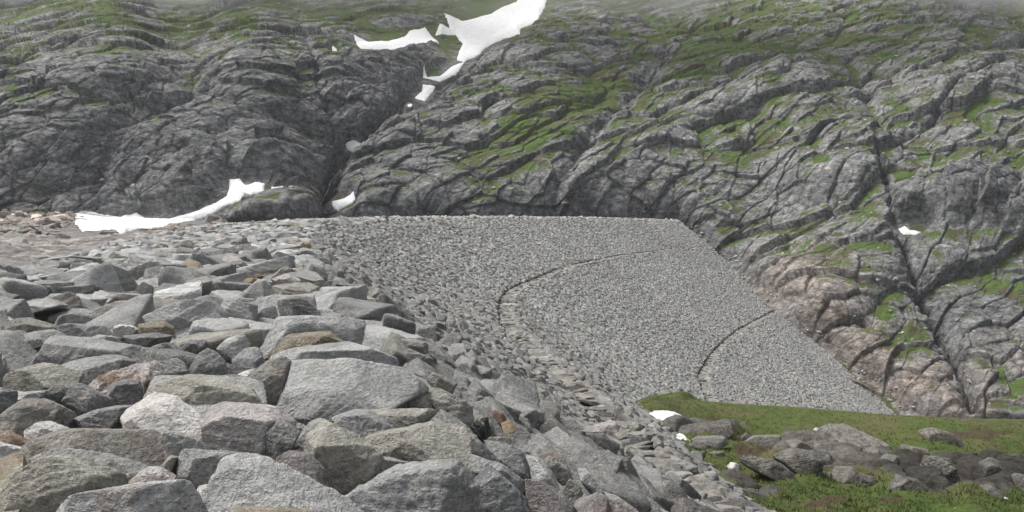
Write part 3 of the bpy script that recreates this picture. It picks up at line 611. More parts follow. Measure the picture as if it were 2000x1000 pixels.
def build_bulk(sel, lev, name, label):
    Vs, Fs, Ts, Ms = [], [], [], []; base = 0
    tid = rng.integers(0, 22, len(P_))
    for j in range(22):
        s = sel[tid[sel] == j]
        if not len(s): continue
        V, Fc = TPL[lev][j]; n = len(V)
        # flip template around for variety
        a = np.where(rng.random(len(s)) < .5, 1., -1.); b = a
        L = V[None] * Sz[s][:, None, :] * np.stack([a, b, np.ones_like(a)], 1)[:, None, :]
        W3 = L[..., 0:1] * Cd[s][:, None] + L[..., 1:2] * Dd[s][:, None] + L[..., 2:3] * Nn[s][:, None] + P_[s][:, None]
        Vs.append(W3.reshape(-1, 3)); Fs.append((Fc[None] + (base + np.arange(len(s)) * n)[:, None, None]).reshape(-1, 3)); base += len(s) * n
        Ts.append(np.repeat(tints[s], n, 0)); Ms.append(np.repeat(mixs[s], n, 0))
    return np.concatenate(Vs), np.concatenate(Fs), np.concatenate(Ts), np.concatenate(Ms), base
parts = []; off = 0
for lev, a, b in ((4, 0, 13), (3, 13, 42), (2, 42, 1000)):
    sel = np.nonzero((~isind) & (dist >= a) & (dist < b))[0]
    if len(sel):
        V, Fc, Tn, Mi, n = build_bulk(sel, lev, '', ''); parts.append((V, Fc + off, Tn, Mi)); off += n
print('bulk stones', (~isind).sum(), 'verts', off)
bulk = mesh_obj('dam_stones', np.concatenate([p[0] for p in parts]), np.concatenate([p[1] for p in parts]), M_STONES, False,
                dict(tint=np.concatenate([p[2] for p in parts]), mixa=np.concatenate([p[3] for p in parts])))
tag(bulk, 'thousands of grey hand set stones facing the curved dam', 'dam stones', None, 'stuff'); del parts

# individual automatic boulders
used = set(t[3] for t in T)
def shape_word(s):
    if s[2] > .42 * s[0] * 1.5: return 'blocky'
    if s[1] < .62 * s[0]: return 'elongated'
    if s[2] < .48 * s[0]: return 'flat'
    return 'rounded'
LP = np.array([l[1] for l in LAND])
def auto_label(i):
    w_ = WORD[col_names[ci[i]]]; shp = shape_word(Sz[i]); p = np.array([pxs[i], pys[i]]); d = (LP - p) * [1, 1.8]; o = np.argsort((d ** 2).sum(1))
    surf = 'stone' if Kd[i] == 'face' else 'boulder'
    def rel(j):
        q = LP[j] - p
        if abs(q[0]) > abs(q[1]) * 1.3: return 'just right of' if q[0] < 0 else 'just left of'
        return 'just below' if q[1] < 0 else 'just above'
    for j in o[:4]:
        l = f'{w_} {shp} {surf} {rel(j)} the {LAND[j][0]}'
        if l not in used: used.add(l); return l
    for a in range(7):
        for b in range(a + 1, 8):
            l = f'{w_} {shp} {surf} in the gap between the {LAND[o[a]][0]} and the {LAND[o[b]][0]}'
            if l not in used and len(l.split()) <= 16: used.add(l); return l
    for sz_ in ('larger', 'smaller', 'middle sized', 'tilted', 'weathered'):
        for j in o[:9]:
            l = f'{sz_} {w_} {surf} {rel(j)} the {LAND[j][0]}'
            if l not in used: used.add(l); return l
    return f'{w_} {shp} {surf} at {int(p[0])}'
import mathutils
for i in ind:
    R = np.random.default_rng(9000 + int(i)); lev = 4 if show[i] > .035 else 3; U, Fc = ICO[lev]
    k = R.integers(5, 8); N = unit(R.normal(size=(k, 3)) * [1, 1, .9]); N = np.concatenate([N, unit([[R.normal() * .2, R.normal() * .2, 1], [0, 0, -1], [1, .1, .1], [-1, .1, -.1], [0, 1, .1], [.1, -1, 0]])])
    d = np.concatenate([R.uniform(.55, .85, k), [R.uniform(.65, .9), .8], R.uniform(.72, .95, 4)])
    V = U * cut_rock(U, N, d, 80)[:, None] * Sz[i]
    s = float(Sz[i].prod() ** (1 / 3)) * 2; V = surf_noise(V, .045 * s, int(i) % 5000, 1.6 / s, (unit([R.normal() * .3, R.normal() * .3, 1]), R.uniform(4, 8) / s))
    n = len(V); o = mesh_obj('boulder', V, Fc, M_STONE, True, dict(tint=np.tile(tints[i], (n, 1)), mixa=np.tile(mixs[i], (n, 1))))
    Mx = np.stack([Cd[i], Dd[i], Nn[i]], 1)
    o.matrix_world = mathutils.Matrix.Translation(P_[i].tolist()) @ mathutils.Matrix(Mx.tolist()).to_4x4()
    tag(o, auto_label(i), 'boulder', 'boulders of the dam crest and face')

# the bed under the stones
ys = np.concatenate([np.arange(-8, 100, 1.2), np.arange(100, _y.max() + 2, 3.)]); cols = []
for f_ in (lambda y: XL(y) - 14, XL, lambda y: XC(y) - 5, lambda y: XC(y) - 1, XC, lambda y: XC(y) + 1.2, lambda y: X1(y) - .01, lambda y: X1(y) + .01, lambda y: X1(y) + BW, X2, lambda y: X2(y) + .01, lambda y: X2(y) + BW, X3):
    cols.append(f_(ys))
for j in range(1, 4): cols.insert(6, XC(ys) + 1.2 + (X1(ys) - XC(ys) - 1.2) * (4 - j) / 4)
cols = np.array(cols); cols = np.minimum(cols, ABX(ys)[None] - .3); ZZ = dam_z(cols, np.broadcast_to(ys, cols.shape)) - .42
V = np.stack([cols, np.broadcast_to(ys, cols.shape), ZZ], -1)
dam = mesh_obj('dam_embankment', V.reshape(-1, 3), grid_faces(*cols.shape), M_GRAVEL, False)
tag(dam, 'curved rockfill dam embankment with two narrow berms, under its grey facing stones', 'dam')

# ------------------------------------------------------------------ the mountainside
def rbf(cp, val):
    c = cp / 500.; r = np.linalg.norm(c[:, None] - c[None], axis=2); K = np.where(r > 0, r * r * np.log(r + 1e-9), 0) + np.eye(len(c)) * 1.5e-2
    A = np.concatenate([np.ones((len(c), 1)), c], 1); M = np.block([[K, A], [A.T, np.zeros((3, 3))]]); s = np.linalg.solve(M, np.concatenate([val, np.zeros(3)]))
    def f(x, y):
        o = s[-3] + s[-2] * x / 500 + s[-1] * y / 500
        for (a, b), w_ in zip(c, s[:-3]):
            r2 = (x / 500 - a) ** 2 + (y / 500 - b) ** 2; o = o + w_ * .5 * r2 * np.log(r2 + 1e-12)
        return o
    return f
CP = [ # px, py, D : left shore and cliff
(-300,440,330),(0,440,335),(200,440,340),(400,440,335),(560,440,335),(0,400,340),(200,400,350),(450,370,350),(560,380,345),(620,410,370),(700,420,370),(0,300,352),(250,300,372),(450,280,385),(580,280,410),(650,320,430),(0,200,390),(250,190,410),(450,170,420),(600,190,440),
(0,120,440),(250,90,455),(480,95,455),(640,110,480),(760,180,470),(0,50,600),(300,45,640),(600,50,650),(0,0,760),(400,0,800),(-300,0,700),(-300,250,360),(-300,-120,1000),(400,-120,1050),
(800,250,440),(900,150,540),(960,80,620),(1040,0,720),(900,430,390),(1000,330,420),(1000,200,480),(1200,420,400),(1200,300,430),(1200,180,520),(1200,80,640),(1250,0,780),
(1330,432,402),(1390,482,377),(1515,607,331),(1680,747,294),(1760,817,279),(1500,440,400),(1500,300,430),(1500,180,500),(1500,90,600),(1500,0,740),
(1650,600,318),(1800,700,300),(1650,450,365),(1800,500,345),(2000,500,345),(2000,700,300),(1950,820,268),(1850,820,272),(2300,820,262),(2300,500,340),(1700,300,420),(1900,300,410),(1700,150,520),(1950,150,510),(1800,50,640),(2000,0,760),(2300,200,500),(2300,0,760),(1300,-120,1050),(2100,-120,1000),
(1330,520,420),(1100,520,420),(800,520,420),(1600,900,275),(2000,900,255),(2300,900,245),(1000,480,400),(600,480,380)]
CP = np.array(CP, float); fD = rbf(CP[:, :2], np.log(CP[:, 2]))
NC, NR = 1500, 900
gx = np.linspace(-170, 2170, NC); gy = np.concatenate([np.linspace(-75, 470, 640)[:-1], np.linspace(470, 860, NR - 639)])
GX, GY = np.meshgrid(gx, gy); LIMY = np.interp(GX, [-170, 60, 250, 430, 620, 1e4], [600, 560, 490, 470, 900, 900]); D = np.exp(fD(GX, GY))
gys = np.minimum(GY, LIMY); SZ = np.exp(np.interp(GX, [-400, 430, 500], [1.1, 1.1, 9]))      # the shore: nearly level ground 3 m under the eye
DS = SZ * F / np.maximum(gys - YH + 1.5, 1.5); kk = .06; lg = np.log(np.clip(DS, 1, 1e5)) - np.log(D); D = np.where(lg < 0, DS, D) * np.exp(-kk * np.exp(-(lg / .12) ** 2)); Pm = ray(GX, GY, D)
dx = np.gradient(Pm, axis=1); dy = np.gradient(Pm, axis=0); Nm = np.cross(dx, dy); Nm = Nm / np.linalg.norm(Nm, axis=2)[..., None]
Nm *= np.where((Nm * Pm).sum(2) > 0, -1, 1)[..., None]      # towards the camera side
x, yv, z = Pm[..., 0], Pm[..., 1], Pm[..., 2]
def line(pts, wd, rough=0., sharp=2.):
    """distance falloff from a polyline on the slope"""
    p = np.array(pts, float).reshape(-1, 2); best = np.full(GX.shape, 1e9)
    wx = GX + 9 * fbm(x * .05, z * .05, yv * .05, 2, 77) + rough * fbm(x * .22, z * .22, yv * .22, 3, 76); wy = GY + 9 * fbm(x * .05 + 40, z * .05, yv * .05, 2, 78)
    for a, b in zip(p[:-1], p[1:]):
        e = b - a; t = np.clip(((wx - a[0]) * e[0] + (wy - a[1]) * e[1]) / (e @ e), 0, 1); best = np.minimum(best, np.hypot(wx - a[0] - t * e[0], wy - a[1] - t * e[1]))
    return np.exp(-(best / wd) ** sharp)
def blob(cx, cy, rx, ry, ang=0, soft=.5):
    a = radians(ang); u = (GX - cx) * math.cos(a) + (GY - cy) * math.sin(a); v = -(GX - cx) * math.sin(a) + (GY - cy) * math.cos(a)
    return 1 - sm(1 - soft, 1 + soft, np.hypot(u / rx, v / ry))
u_ = x; v_ = .62 * yv + .85 * z                       # coordinates on the slope
wu = u_ + 6 * fbm(u_ / 46, v_ / 46, 0 * u_, 3, 3); wv_ = v_ + 5 * fbm(u_ / 46 + 9, v_ / 46, 0 * u_, 3, 4)
def cells(L, el, ang, s, warp=1.0):
    a = radians(ang); uu = wu * warp + u_ * (1 - warp); vv = wv_ * warp + v_ * (1 - warp)
    p_ = (uu * math.cos(a) + vv * math.sin(a)) / (L * el); q_ = (-uu * math.sin(a) + vv * math.cos(a)) / L
    return voro2(p_, q_, s)
cliff = np.clip(blob(330, 300, 330, 150, 0) + blob(760, 150, 110, 90, 0) * .8 + blob(1940, 410, 190, 55, 0) * .8, 0, 1)
shore = np.clip(sm(425, 445, GY) * (1 - sm(430, 520, GX)), 0, 1)
meadow = np.clip(blob(420, 45, 420, 34) + blob(1880, 85, 200, 18) + blob(1650, 140, 90, 30, 20) + blob(1500, 105, 180, 26) * .7 + blob(60, 60, 130, 40) * .6, 0, 1)
abut = line([1330,430,1392,482,1517,607,1680,745,1762,817,1900,900], 26); amp = (1 - .75 * abut) * (1 - .96 * shore) * (1 - .15 * meadow) * sm(860, 840, GY)
h = np.zeros_like(x); crack = np.zeros_like(x); hollow = np.zeros_like(x)
NCL = 1 - .85 * cliff
dome = lambda f: np.sqrt(np.clip(1 - (f / .95) ** 2, 0, 1)) - .6
f1, f2, cid, ox, oy = cells(52, 1.25, 35, 1); h += 12.0 * dome(f1) * (.5 + .9 * cid) - 5 * oy * cid * NCL; hollow += 1 - sm(0, .22, f2 - f1)
f1, f2, cid, ox, oy = cells(21, 1.45, 38, 2); h += 5.4 * dome(f1) * (.4 + cid) - 4.0 * oy * cid * NCL + 3 * ox * (cid - .5); hollow += .8 * (1 - sm(0, .2, f2 - f1))
f1, f2, cid, ox, oy = cells(8.5, 1.5, 46, 5); e3 = f2 - f1; h += 1.5 * dome(f1) * (.3 + cid) + 1.8 * ox * (cid - .5) - 1.3 * oy * cid * NCL + .8 * (cid - .5) - .5 * (1 - sm(0, .08, e3)); hollow += .35 * (1 - sm(0, .2, e3)); crack = np.maximum(crack, (1 - sm(.0, .035, e3)) * .55)
f1, f2, cid, ox, oy = cells(3.4, 1.6, 52, 8, .6); e4 = f2 - f1; h += .2 * dome(f1) + .55 * ox * (cid - .5) - .3 * oy * cid + .25 * (cid - .5) - .15 * (1 - sm(0, .09, e4)); crack = np.maximum(crack, (1 - sm(0, .06, e4)) * .5)
f1, f2, cid, ox, oy = cells(1.5, 1.5, 50, 11, .5); h += .22 * ox * (cid - .5) + .10 * (cid - .5)
ra = radians(52); pq = (u_ * math.cos(ra) + v_ * math.sin(ra)); qq = (-u_ * math.sin(ra) + v_ * math.cos(ra))
for Lr, A_, sd_ in ((11., 1.1, 201), (4.6, .45, 205)):
    c_ = qq / Lr + .9 * fbm(pq / (Lr * 4), qq / (Lr * 1.5), 0 * qq, 3, sd_); fr = c_ - np.floor(c_)
    h += (1 - .7 * cliff) * A_ * (sm(0, .62, fr) - sm(.70, 1, fr) - .5) * np.clip(.5 + 1.3 * fbm(pq / (Lr * 3), qq / (Lr * 2), 0 * qq, 2, sd_ + 1), 0, 1)
h += .5 * fbm(x / 9, yv / 9, z / 9, 2, 21) + .2 * fbm(x / 2.2, yv / 2.2, z / 2.2, 3, 22)
# cliffs: leaning slabs cut by oblique joints
a = radians(58); q_ = (-(u_) * math.sin(a) + v_ * math.cos(a)) / 12 + 1.0 * fbm(x / 22, z / 22, yv / 60, 4, 31); fr = q_ - np.floor(q_)
hc = 4.4 * (fr - sm(.90, 1, fr)) * (.4 + 1.2 * _h(np.floor(q_).astype(np.int64), np.floor(u_ / 31 + .8 * fbm(x / 30, z / 30, yv / 60, 2, 37)).astype(np.int64), np.zeros(q_.shape, np.int64), 4)) ; h = h + cliff * hc * 1.0 - cliff * 1.2
q_ = (u_ * math.cos(radians(20)) + v_ * math.sin(radians(20))) / 13 + 1.2 * fbm(x / 20, z / 20, yv / 60, 3, 35); fr = q_ - np.floor(q_); h += (.10 + cliff * .25) * 2.2 * (sm(0, .7, fr) - sm(.78, 1, fr)) * np.clip(fbm(x / 25, z / 25, yv / 30, 2, 36) + .45, 0, 1)
# gullies and the deep cleft on the right
gul = 1.0 * line([1015,30,930,105,880,150,830,190,765,222,700,285,655,330,640,380,625,430], 17, 12, 1.4)
gulb = line([600,95,618,200,640,290,650,330], 6, 14, 1.3)
g7 = line([1765,500,1800,590,1855,690,1895,820], 20, 18, 1.6); cleft = line([1708,320,1722,350,1742,400,1760,480,1790,580,1850,690,1900,830], 5.0, 16, 1.3) * np.clip(.75 + 1.1 * fbm(x / 12, yv / 12, z / 12, 2, 99), .15, 1)
g3 = line([1300,110,1230,200,1160,270,1110,350,1075,410], 14, 14, 1.4); g4 = line([1960,145,1880,195,1820,255,1740,300], 5, 8, 1.3); g5 = line([1360,300,1240,410,1190,440], 7) ; g6 = line([1660,130,1690,200,1720,280],14)
h2 = -12 * gul - 3 * gulb - 9 * cleft - 5 * g7 - 5 * g3 - 5 * g4 - 4 * g6
ridge = line([1080,415,1200,330,1330,262,1440,215,1570,150], 30) * 5 + blob(1630, 330, 120, 60, -10) * 6 + blob(1860, 170, 110, 70) * 6 + blob(1560, 210, 80, 40) * 5 + blob(1930, 420, 150, 50) * 6 + blob(1560, 600, 100, 60, 20) * 4 + blob(540, 410, 90, 28) * 5
dark_face = np.zeros_like(x)
SNOWB = [(300, 435, 210, 24, -8), (430, 410, 90, 24, -30), (490, 376, 62, 28, 0), (668, 398, 32, 18, 0), (690, 287, 22, 14, 0), (830, 182, 32, 22, -30), (860, 145, 60, 20, -25), (770, 84, 100, 24, -8), (960, 50, 130, 50, -28), (900, 100, 40, 40, 0), (653, 108, 12, 14, 0), (1777, 453, 48, 20, 0), (800, 204, 10, 8, 0), (545, 372, 20, 10, 0)]
smask = np.zeros_like(x)
for q5 in SNOWB: smask = np.maximum(smask, blob(*q5, .35))
disp = h * amp * (1 - .93 * smask) + (h2 * (1 - .95 * smask) + ridge * (1 - .8 * smask)) * (1 - shore)
# flat bedrock and rubble on the left shore
sh = .9 * fbm(x / 7, yv / 7, z, 4, 51, ridged=True) * .7 + .25 * fbm(x / 1.4, yv / 1.4, z, 3, 52, ridged=True)
disp = disp + (1 - .9 * smask) * shore * sh * np.clip(D / 80, .3, 1.8)
Pd = Pm + Nm * disp[..., None]
# normals of the real surface give slope for the turf
dx = np.gradient(Pd, axis=1); dy = np.gradient(Pd, axis=0); N2 = np.cross(dx, dy); N2 /= (np.linalg.norm(N2, axis=2)[..., None] + 1e-9); N2 *= np.where((N2 * Nm).sum(2) < 0, -1, 1)[..., None]
def blur(a, n, it=2):
    k = np.ones(n) / n
    for _ in range(it):
        for ax in (0, 1):
            p_ = np.moveaxis(a, ax, 0); c = np.cumsum(np.concatenate([np.repeat(p_[:1], n // 2 + 1, 0), p_, np.repeat(p_[-1:], n // 2, 0)]), 0); a = np.moveaxis((c[n:] - c[:-n]) / n, 0, ax)
    return a
nz = blur(N2[..., 2], 5); mid = blur(disp, 27) - disp      # hollow = positive
lown = fbm(x / 60, z / 60, yv / 90, 3, 61); mn = fbm(x / 14, z / 14, yv / 20, 3, 62)
reg = -.22 * cliff - .35 * blob(330, 350, 330, 90) + .10 * meadow + .22 * blob(1050, 320, 260, 80, -38) + .25 * blob(1300, 150, 200, 60, -25) + .18 * blob(1500, 260, 100, 40) + .2 * blob(1750, 640, 70, 60) + .28 * blob(1400, 480, 70, 40, 45)
reg += .5 * blob(520, 405, 80, 18) + .25 * blob(240, 220, 120, 22, 20) + .35 * blob(590, 190, 45, 60) + .2 * blob(1830, 240, 120, 25) + .35 * blob(2000, 590, 120, 20) + .25 * blob(1880, 490, 120, 14) + .25 * blob(1850, 370, 140, 12) - .2 * blob(1600, 620, 90, 70, 30) - .25 * blob(1700, 770, 140, 50)
reg += -.28 * blob(820, 320, 130, 60, -42) - .2 * blob(740, 170, 90, 60) - .2 * blob(1950, 640, 90, 110) + .15 * sm(180, 30, GY) - .12 * blob(1850, 160, 110, 60)
grass = .295 - .12 * sm(250, 60, GY) + .05 * sm(1250, 900, GX) - .06 * sm(900, 500, GX) + 2.1 * (nz - .765) + .30 * np.clip(hollow, 0, 1.3) + .16 * np.clip(mid / 1.2, -1, 1) + .30 * lown + .44 * mn + .30 * fbm(x / 5, z / 5, yv / 6, 3, 63) + reg
grass = np.clip(grass, 0, 1) * (1 - np.clip(gul * 1.3 + cleft * 1.5 + g7 * .7 + g4 + gulb * .8 + g3 * .8, 0, 1)) * (1 - shore * .95)
grass = np.clip(grass + .75 * blob(85, 425, 50, 7) * 1.0, 0, 1)
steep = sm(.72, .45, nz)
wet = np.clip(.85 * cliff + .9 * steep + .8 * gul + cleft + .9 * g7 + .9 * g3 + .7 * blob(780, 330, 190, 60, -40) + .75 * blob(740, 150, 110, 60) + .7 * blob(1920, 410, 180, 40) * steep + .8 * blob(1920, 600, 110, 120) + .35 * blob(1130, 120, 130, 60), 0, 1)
pink = (.55 + .9 * fbm(x / 14, yv / 14, z / 14, 3, 97)) * np.clip(.9 * blob(1590, 610, 130, 90, 35) + .95 * blob(1750, 760, 190, 75, 25) + .6 * blob(1980, 760, 120, 80) + .45 * blob(860, 90, 50, 40) + .45 * shore + .1 * blob(1850, 180, 120, 50), 0, 1)
scree = np.clip(blob(1040, 35, 40, 34, -40) + shore * sm(.0, .35, fbm(x / 16, yv / 16, z, 3, 71) + .25 - .012 * np.abs(GY - 440)) + .7 * blob(630, 400, 40, 35), 0, 1)
crack = np.clip(crack * (1 - meadow) + gul * .5 + cleft * .6 + g4 * .5 + gulb * .15 + g3 * .15, 0, 1) * (1 - shore)
mt = mesh_obj('mountainside', Pd.reshape(-1, 3), grid_faces(NR, NC, True), M_HILL, True,
              dict(grass=grass.ravel(), wet=wet.ravel(), pink=pink.ravel(), scree=scree.ravel(), crack=crack.ravel()))
tag(mt, 'steep glaciated mountainside of grey rock slabs and turf rising behind the dam', None, None, 'structure')
def hill_at(px, py, arr=Pd):
    fx = np.interp(px, gx, np.arange(NC)); fy = np.interp(py, gy, np.arange(NR)); i = np.clip(np.floor(fy).astype(int), 0, NR - 2); j = np.clip(np.floor(fx).astype(int), 0, NC - 2)
    a, b = (fy - i)[..., None], (fx - j)[..., None]
    return arr[i, j] * (1 - a) * (1 - b) + arr[i, j + 1] * (1 - a) * b + arr[i + 1, j] * a * (1 - b) + arr[i + 1, j + 1] * a * b

# ---- snow patches lying on the slope
Pm_s = Pm + Nm * blur(disp, 15)[..., None]
def snow(pts, label, surf, at, thick=1.5, step=1.6):
    p = np.array(pts, float).reshape(-1, 2); x0, y0 = p.min(0) - 4; x1, y1 = p.max(0) + 4
    nx, ny = max(8, int((x1 - x0) / step)), max(6, int((y1 - y0) / step)); X_, Y_ = np.meshgrid(np.linspace(x0, x1, nx), np.linspace(y0, y1, ny))
    Xw = X_ + 2.2 * fbm(X_ / 13, Y_ / 13, 0 * X_, 3, 5); Yw = Y_ + 1.6 * fbm(X_ / 11 + 5, Y_ / 11, 0 * X_, 3, 6)
    ins = inside(p, Xw, Yw); d = np.full(X_.shape, 1e9)
    for a, b in zip(p, np.roll(p, -1, 0)):
        e = b - a; t = np.clip(((Xw - a[0]) * e[0] + (Yw - a[1]) * e[1]) / (e @ e + 1e-9), 0, 1); d = np.minimum(d, np.hypot(Xw - a[0] - t * e[0], Yw - a[1] - t * e[1]))
    sd = np.where(ins, d, -d)
    B = at(X_, Y_, surf[0]); Nn_ = unit(at(X_, Y_, surf[1])); top = at(X_, Y_, surf[2])
    ht = np.where(sd > 0, .35 + np.minimum(sd / 6, 1) * .65, np.clip(sd / 2.5, -1.6, 0) + .35)
    need = ((top - B) * Nn_).sum(-1)           # where rock stands above the smoothed bed
    hh_ = blur(np.maximum(need, -.5), 5, 1) + .6 * thick * ht
    Vt = B + Nn_ * hh_[..., None]; Vb = B - Nn_ * 3.0 * thick
    keep = sd > -2.6; fc = grid_faces(ny, nx, True); fc = fc[keep.ravel()[fc].all(1)]
    used_v, inv = np.unique(fc, return_inverse=True); inv = inv.reshape(fc.shape)
    o = mesh_obj('snow_patch', Vt.reshape(-1, 3)[used_v], inv, M_SNOW, True); tag(o, label, 'snow patch', 'snow patches left on the slopes'); return o
HS = (Pm_s, Nm, Pd)
snow([135,428,170,423,200,428,240,427,270,421,285,428,330,430,380,416,420,400,445,386,452,360,470,358,480,366,500,360,517,362,515,376,490,382,478,378,470,396,440,405,425,415,395,428,350,436,300,446,270,446,235,458,225,448,160,452], 'long curved snow bank along the foot of the left cliff', HS, hill_at)
snow([530,368,550,368,556,374,540,376], 'tiny snow spot right of the long snow bank', HS, hill_at, .8, 1)
snow([648,394,690,387,692,394,660,412,650,402], 'snow wedge at the mouth of the gully just above the dam crest', HS, hill_at, 1.2, 1.2)
snow([677,285,690,277,706,278,705,287,695,297,680,292], 'small snow patch halfway up the waterfall gully', HS, hill_at, 1.0, 1)
snow([812,190,825,178,826,167,850,168,845,178,830,195], 'snow patch in the gully below the thin snow strip', HS, hill_at, 1.0, 1.2)
snow([798,204,806,201,804,208,798,208], 'tiny snow spot below the gully snow patch', HS, hill_at, .6, .7)
snow([824,140,835,152,860,150,885,130,905,122,890,145,860,158,830,154], 'thin curved snow strip around a rock buttress in the gully', HS, hill_at, 1.0, 1.2)
snow([690,80,720,84,760,82,790,74,800,64,830,60,845,76,856,90,790,97,740,98,705,96], 'flat topped snow field on the shelf left of the big snow tongue', HS, hill_at, 1.6)
snow([868,40,885,42,905,44,960,28,985,14,1010,5,1020,-20,1070,-25,1064,15,1050,40,1015,55,1015,68,985,74,960,85,945,95,935,108,905,120,893,118,898,100,905,86,890,68,850,72,858,58,880,62], 'big snow tongue running up into the mist at the top', HS, hill_at, 2.2)
snow([650,100,656,102,663,116,655,115], 'tiny snow patch on the top of the left cliff', HS, hill_at, .8, .8)
snow([1756,450,1766,446,1775,452,1797,457,1790,460,1765,459], 'small snow patch in the dark cleft on the right', HS, hill_at, .9, .9)
snow([1862,760,1868,761,1870,768,1863,767], 'tiny snow spot at the bottom of the right cleft', HS, hill_at, .6, .7)

# ---- white stream in the gully
sp = np.array([662,318,656,330,648,345,646,355,640,365,638,378,632,392,628,405], float).reshape(-1, 2); sp = np.stack([np.interp(np.linspace(0, 7, 60), range(8), sp[:, k]) for k in (0, 1)], 1); sp[:, 0] += rng.normal(0, .7, 60)
Lp = hill_at(sp[:, 0] - .75, sp[:, 1]); Rp = hill_at(sp[:, 0] + .75, sp[:, 1]); Mp = hill_at(sp[:, 0], sp[:, 1]) ; nn_ = unit(-Mp) * .8
V = np.stack([Lp + nn_, Mp + nn_ * 1.5, Rp + nn_], 1).reshape(-1, 3); o = mesh_obj('stream', V, grid_faces(60, 3), M_STREAM); tag(o, 'thin white stream falling down the dark gully', None, None, 'structure')

# ---- loose stones on the mountainside (stuff) and rubble on the left shore
def scatter(pp, size, name, label, lev=2, tcol=(.30, .29, .27), tv=.25, mat=None, flatn=.5):
    Vs, Fs, Ts = [], [], []; b = 0
    for q, s in zip(pp, size):
        V, Fc = TPL[lev][rng.integers(22)]; a = rng.uniform(0, 6.28); M = rotm(a, [0, 0, 1]) @ rotm(rng.normal(0, .35), [1, 0, 0])
        V = (V * [s, s * rng.uniform(.5, .9), s * rng.uniform(.35, .6)]) @ M.T + q; Vs.append(V); Fs.append(Fc + b); b += len(V)
        Ts.append(np.tile(np.array(tcol) * math.exp(rng.normal(0, tv)), (len(V), 1)))
    V = np.concatenate(Vs); o = mesh_obj(name, V, np.concatenate(Fs), mat or M_STONES, False, dict(tint=np.concatenate(Ts), mixa=np.tile([.05, .2, 0], (len(V), 1))))
    return tag(o, label, None, None, 'stuff')
q = np.stack([rng.uniform(-150, 2150, 2600), rng.uniform(-60, 430, 2600)], 1)
e = np.stack([rng.uniform(1350, 2150, 500), rng.uniform(430, 820, 500)], 1); q = np.concatenate([q, e]); e = np.stack([rng.normal(1040, 22, 300), rng.normal(35, 26, 300)], 1); q = np.concatenate([q, e])
e = _e[rng.integers(0, len(_e), 420)] + rng.normal(0, 5, (420, 2)) + [7, -4]; q = np.concatenate([q, e])
pp = hill_at(q[:, 0], q[:, 1]); gq = hill_at(q[:, 0], q[:, 1], grass[..., None])[:, 0]; ok = (gq > .35) | (rng.random(len(q)) < .25); pp = pp[ok]
scatter(pp, np.exp(rng.normal(-.75, .45, len(pp))), 'loose_stones', 'small loose stones scattered over the mountain turf', 2, (.33, .32, .30))
q = np.stack([rng.uniform(-150, 440, 9000), 428 + 90 * rng.random(9000) ** 1.5], 1); sc_ = hill_at(q[:, 0], q[:, 1], scree[..., None])[:, 0]; ok = (sc_ * (1 - hill_at(q[:, 0], q[:, 1], smask[..., None])[:, 0]) > rng.random(len(q)) * .9); q = q[ok]; pp = hill_at(q[:, 0], q[:, 1])
scatter(pp, np.clip(pp[:, 1] * .0058, .16, 1.6) * np.exp(rng.normal(-.1, .4, len(pp))), 'rubble', 'brown and pink rubble on the bare shore left of the dam', 2, (.25, .215, .19), .35)
SH = [([70,370,100,270,190,250,280,270,270,340,150,380],'light','rounded pale slab at the left end of the shore rubble'),([150,200,180,150,320,150,310,190,220,215],'grey','grey slab behind the rounded pale slab on the shore'),
([365,210,380,170,540,135,550,180,450,215],'light','long grey slab at the back of the shore rubble'),([320,310,380,250,500,225,505,260,400,300,330,340],'light','thick tilted slab in the middle of the shore rubble'),
([550,280,620,230,760,225,780,260,700,320,640,320],'buff','big buff block at the right side of the shore rubble'),([390,410,430,360,500,340,500,370,420,420],'light','narrow slab lying low in front of the shore rubble'),
([0,260,60,220,150,250,90,300,0,340],'buff','buff slab cut by the left edge of the photo on the shore'),([0,150,60,95,150,100,150,140,30,190],'grey','dark grey slab at the upper left end of the shore'),
([1090,200,1150,185,1300,180,1315,215,1240,228],'dark','dark rock at the lower edge of the long snow bank'),([1180,90,1220,50,1290,45,1330,90,1250,110],'dark','dark rock standing just below the cliff snow'),
([2280,60,2310,-10,2400,-20,2430,30,2400,90,2320,100],'dark','dark boulder at the bend of the long snow bank')]
for i, (pts, c, l) in enumerate(SH):
    p = to_px('H', pts)
    if i == 9: continue
    D0 = float(hill_at(np.array([p[:, 0].mean()]), np.array([p[:, 1].max() - 1.]))[0, 1]) - .3
    traced('shore_slab', p, D0, c, l, 'rock slab', 'large slabs on the shore', 3000 + i, tmul=.7, amp=.8)

# ------------------------------------------------------------------ the grassy knoll in front of the dam toe
KP = np.array([(1200,1120,34),(1450,1000,43.6),(1440,1120,37),(2000,1120,40),(2300,1000,48),(2000,1000,48.5),(1700,1000,46),(1350,900,57.5),(1300,855,70),(1240,790,94),(1150,760,112),(1150,900,50),(1100,1000,36),(1262,776,104),(1340,770,112),(1420,788,118),(1560,798,122),(1700,809,124),(2000,822,125),(2300,830,120),
 (1450,930,55),(1600,940,56),(1560,880,69),(1450,850,76),(1700,850,84),(1700,955,61),(1850,955,63),(1900,880,69),(1700,885,66),(1800,872,70),(1700,978,49),(1850,978,50),(2000,958,60),(2000,880,72),(2300,900,70),(1850,850,90),(1500,825,95),(1400,820,90),(2000,845,98),(1620,955,58),(1620,978,48.5)], float)
fK = rbf(KP[:, :2], np.log(KP[:, 2]))
rx = np.array([1100,1230,1262,1290,1330,1345,1372,1420,1560,1680,1760,1900,2000,2300.]); ry = np.array([806,790,778,771,769,771,785,789,798,809,815,820,822,830.])
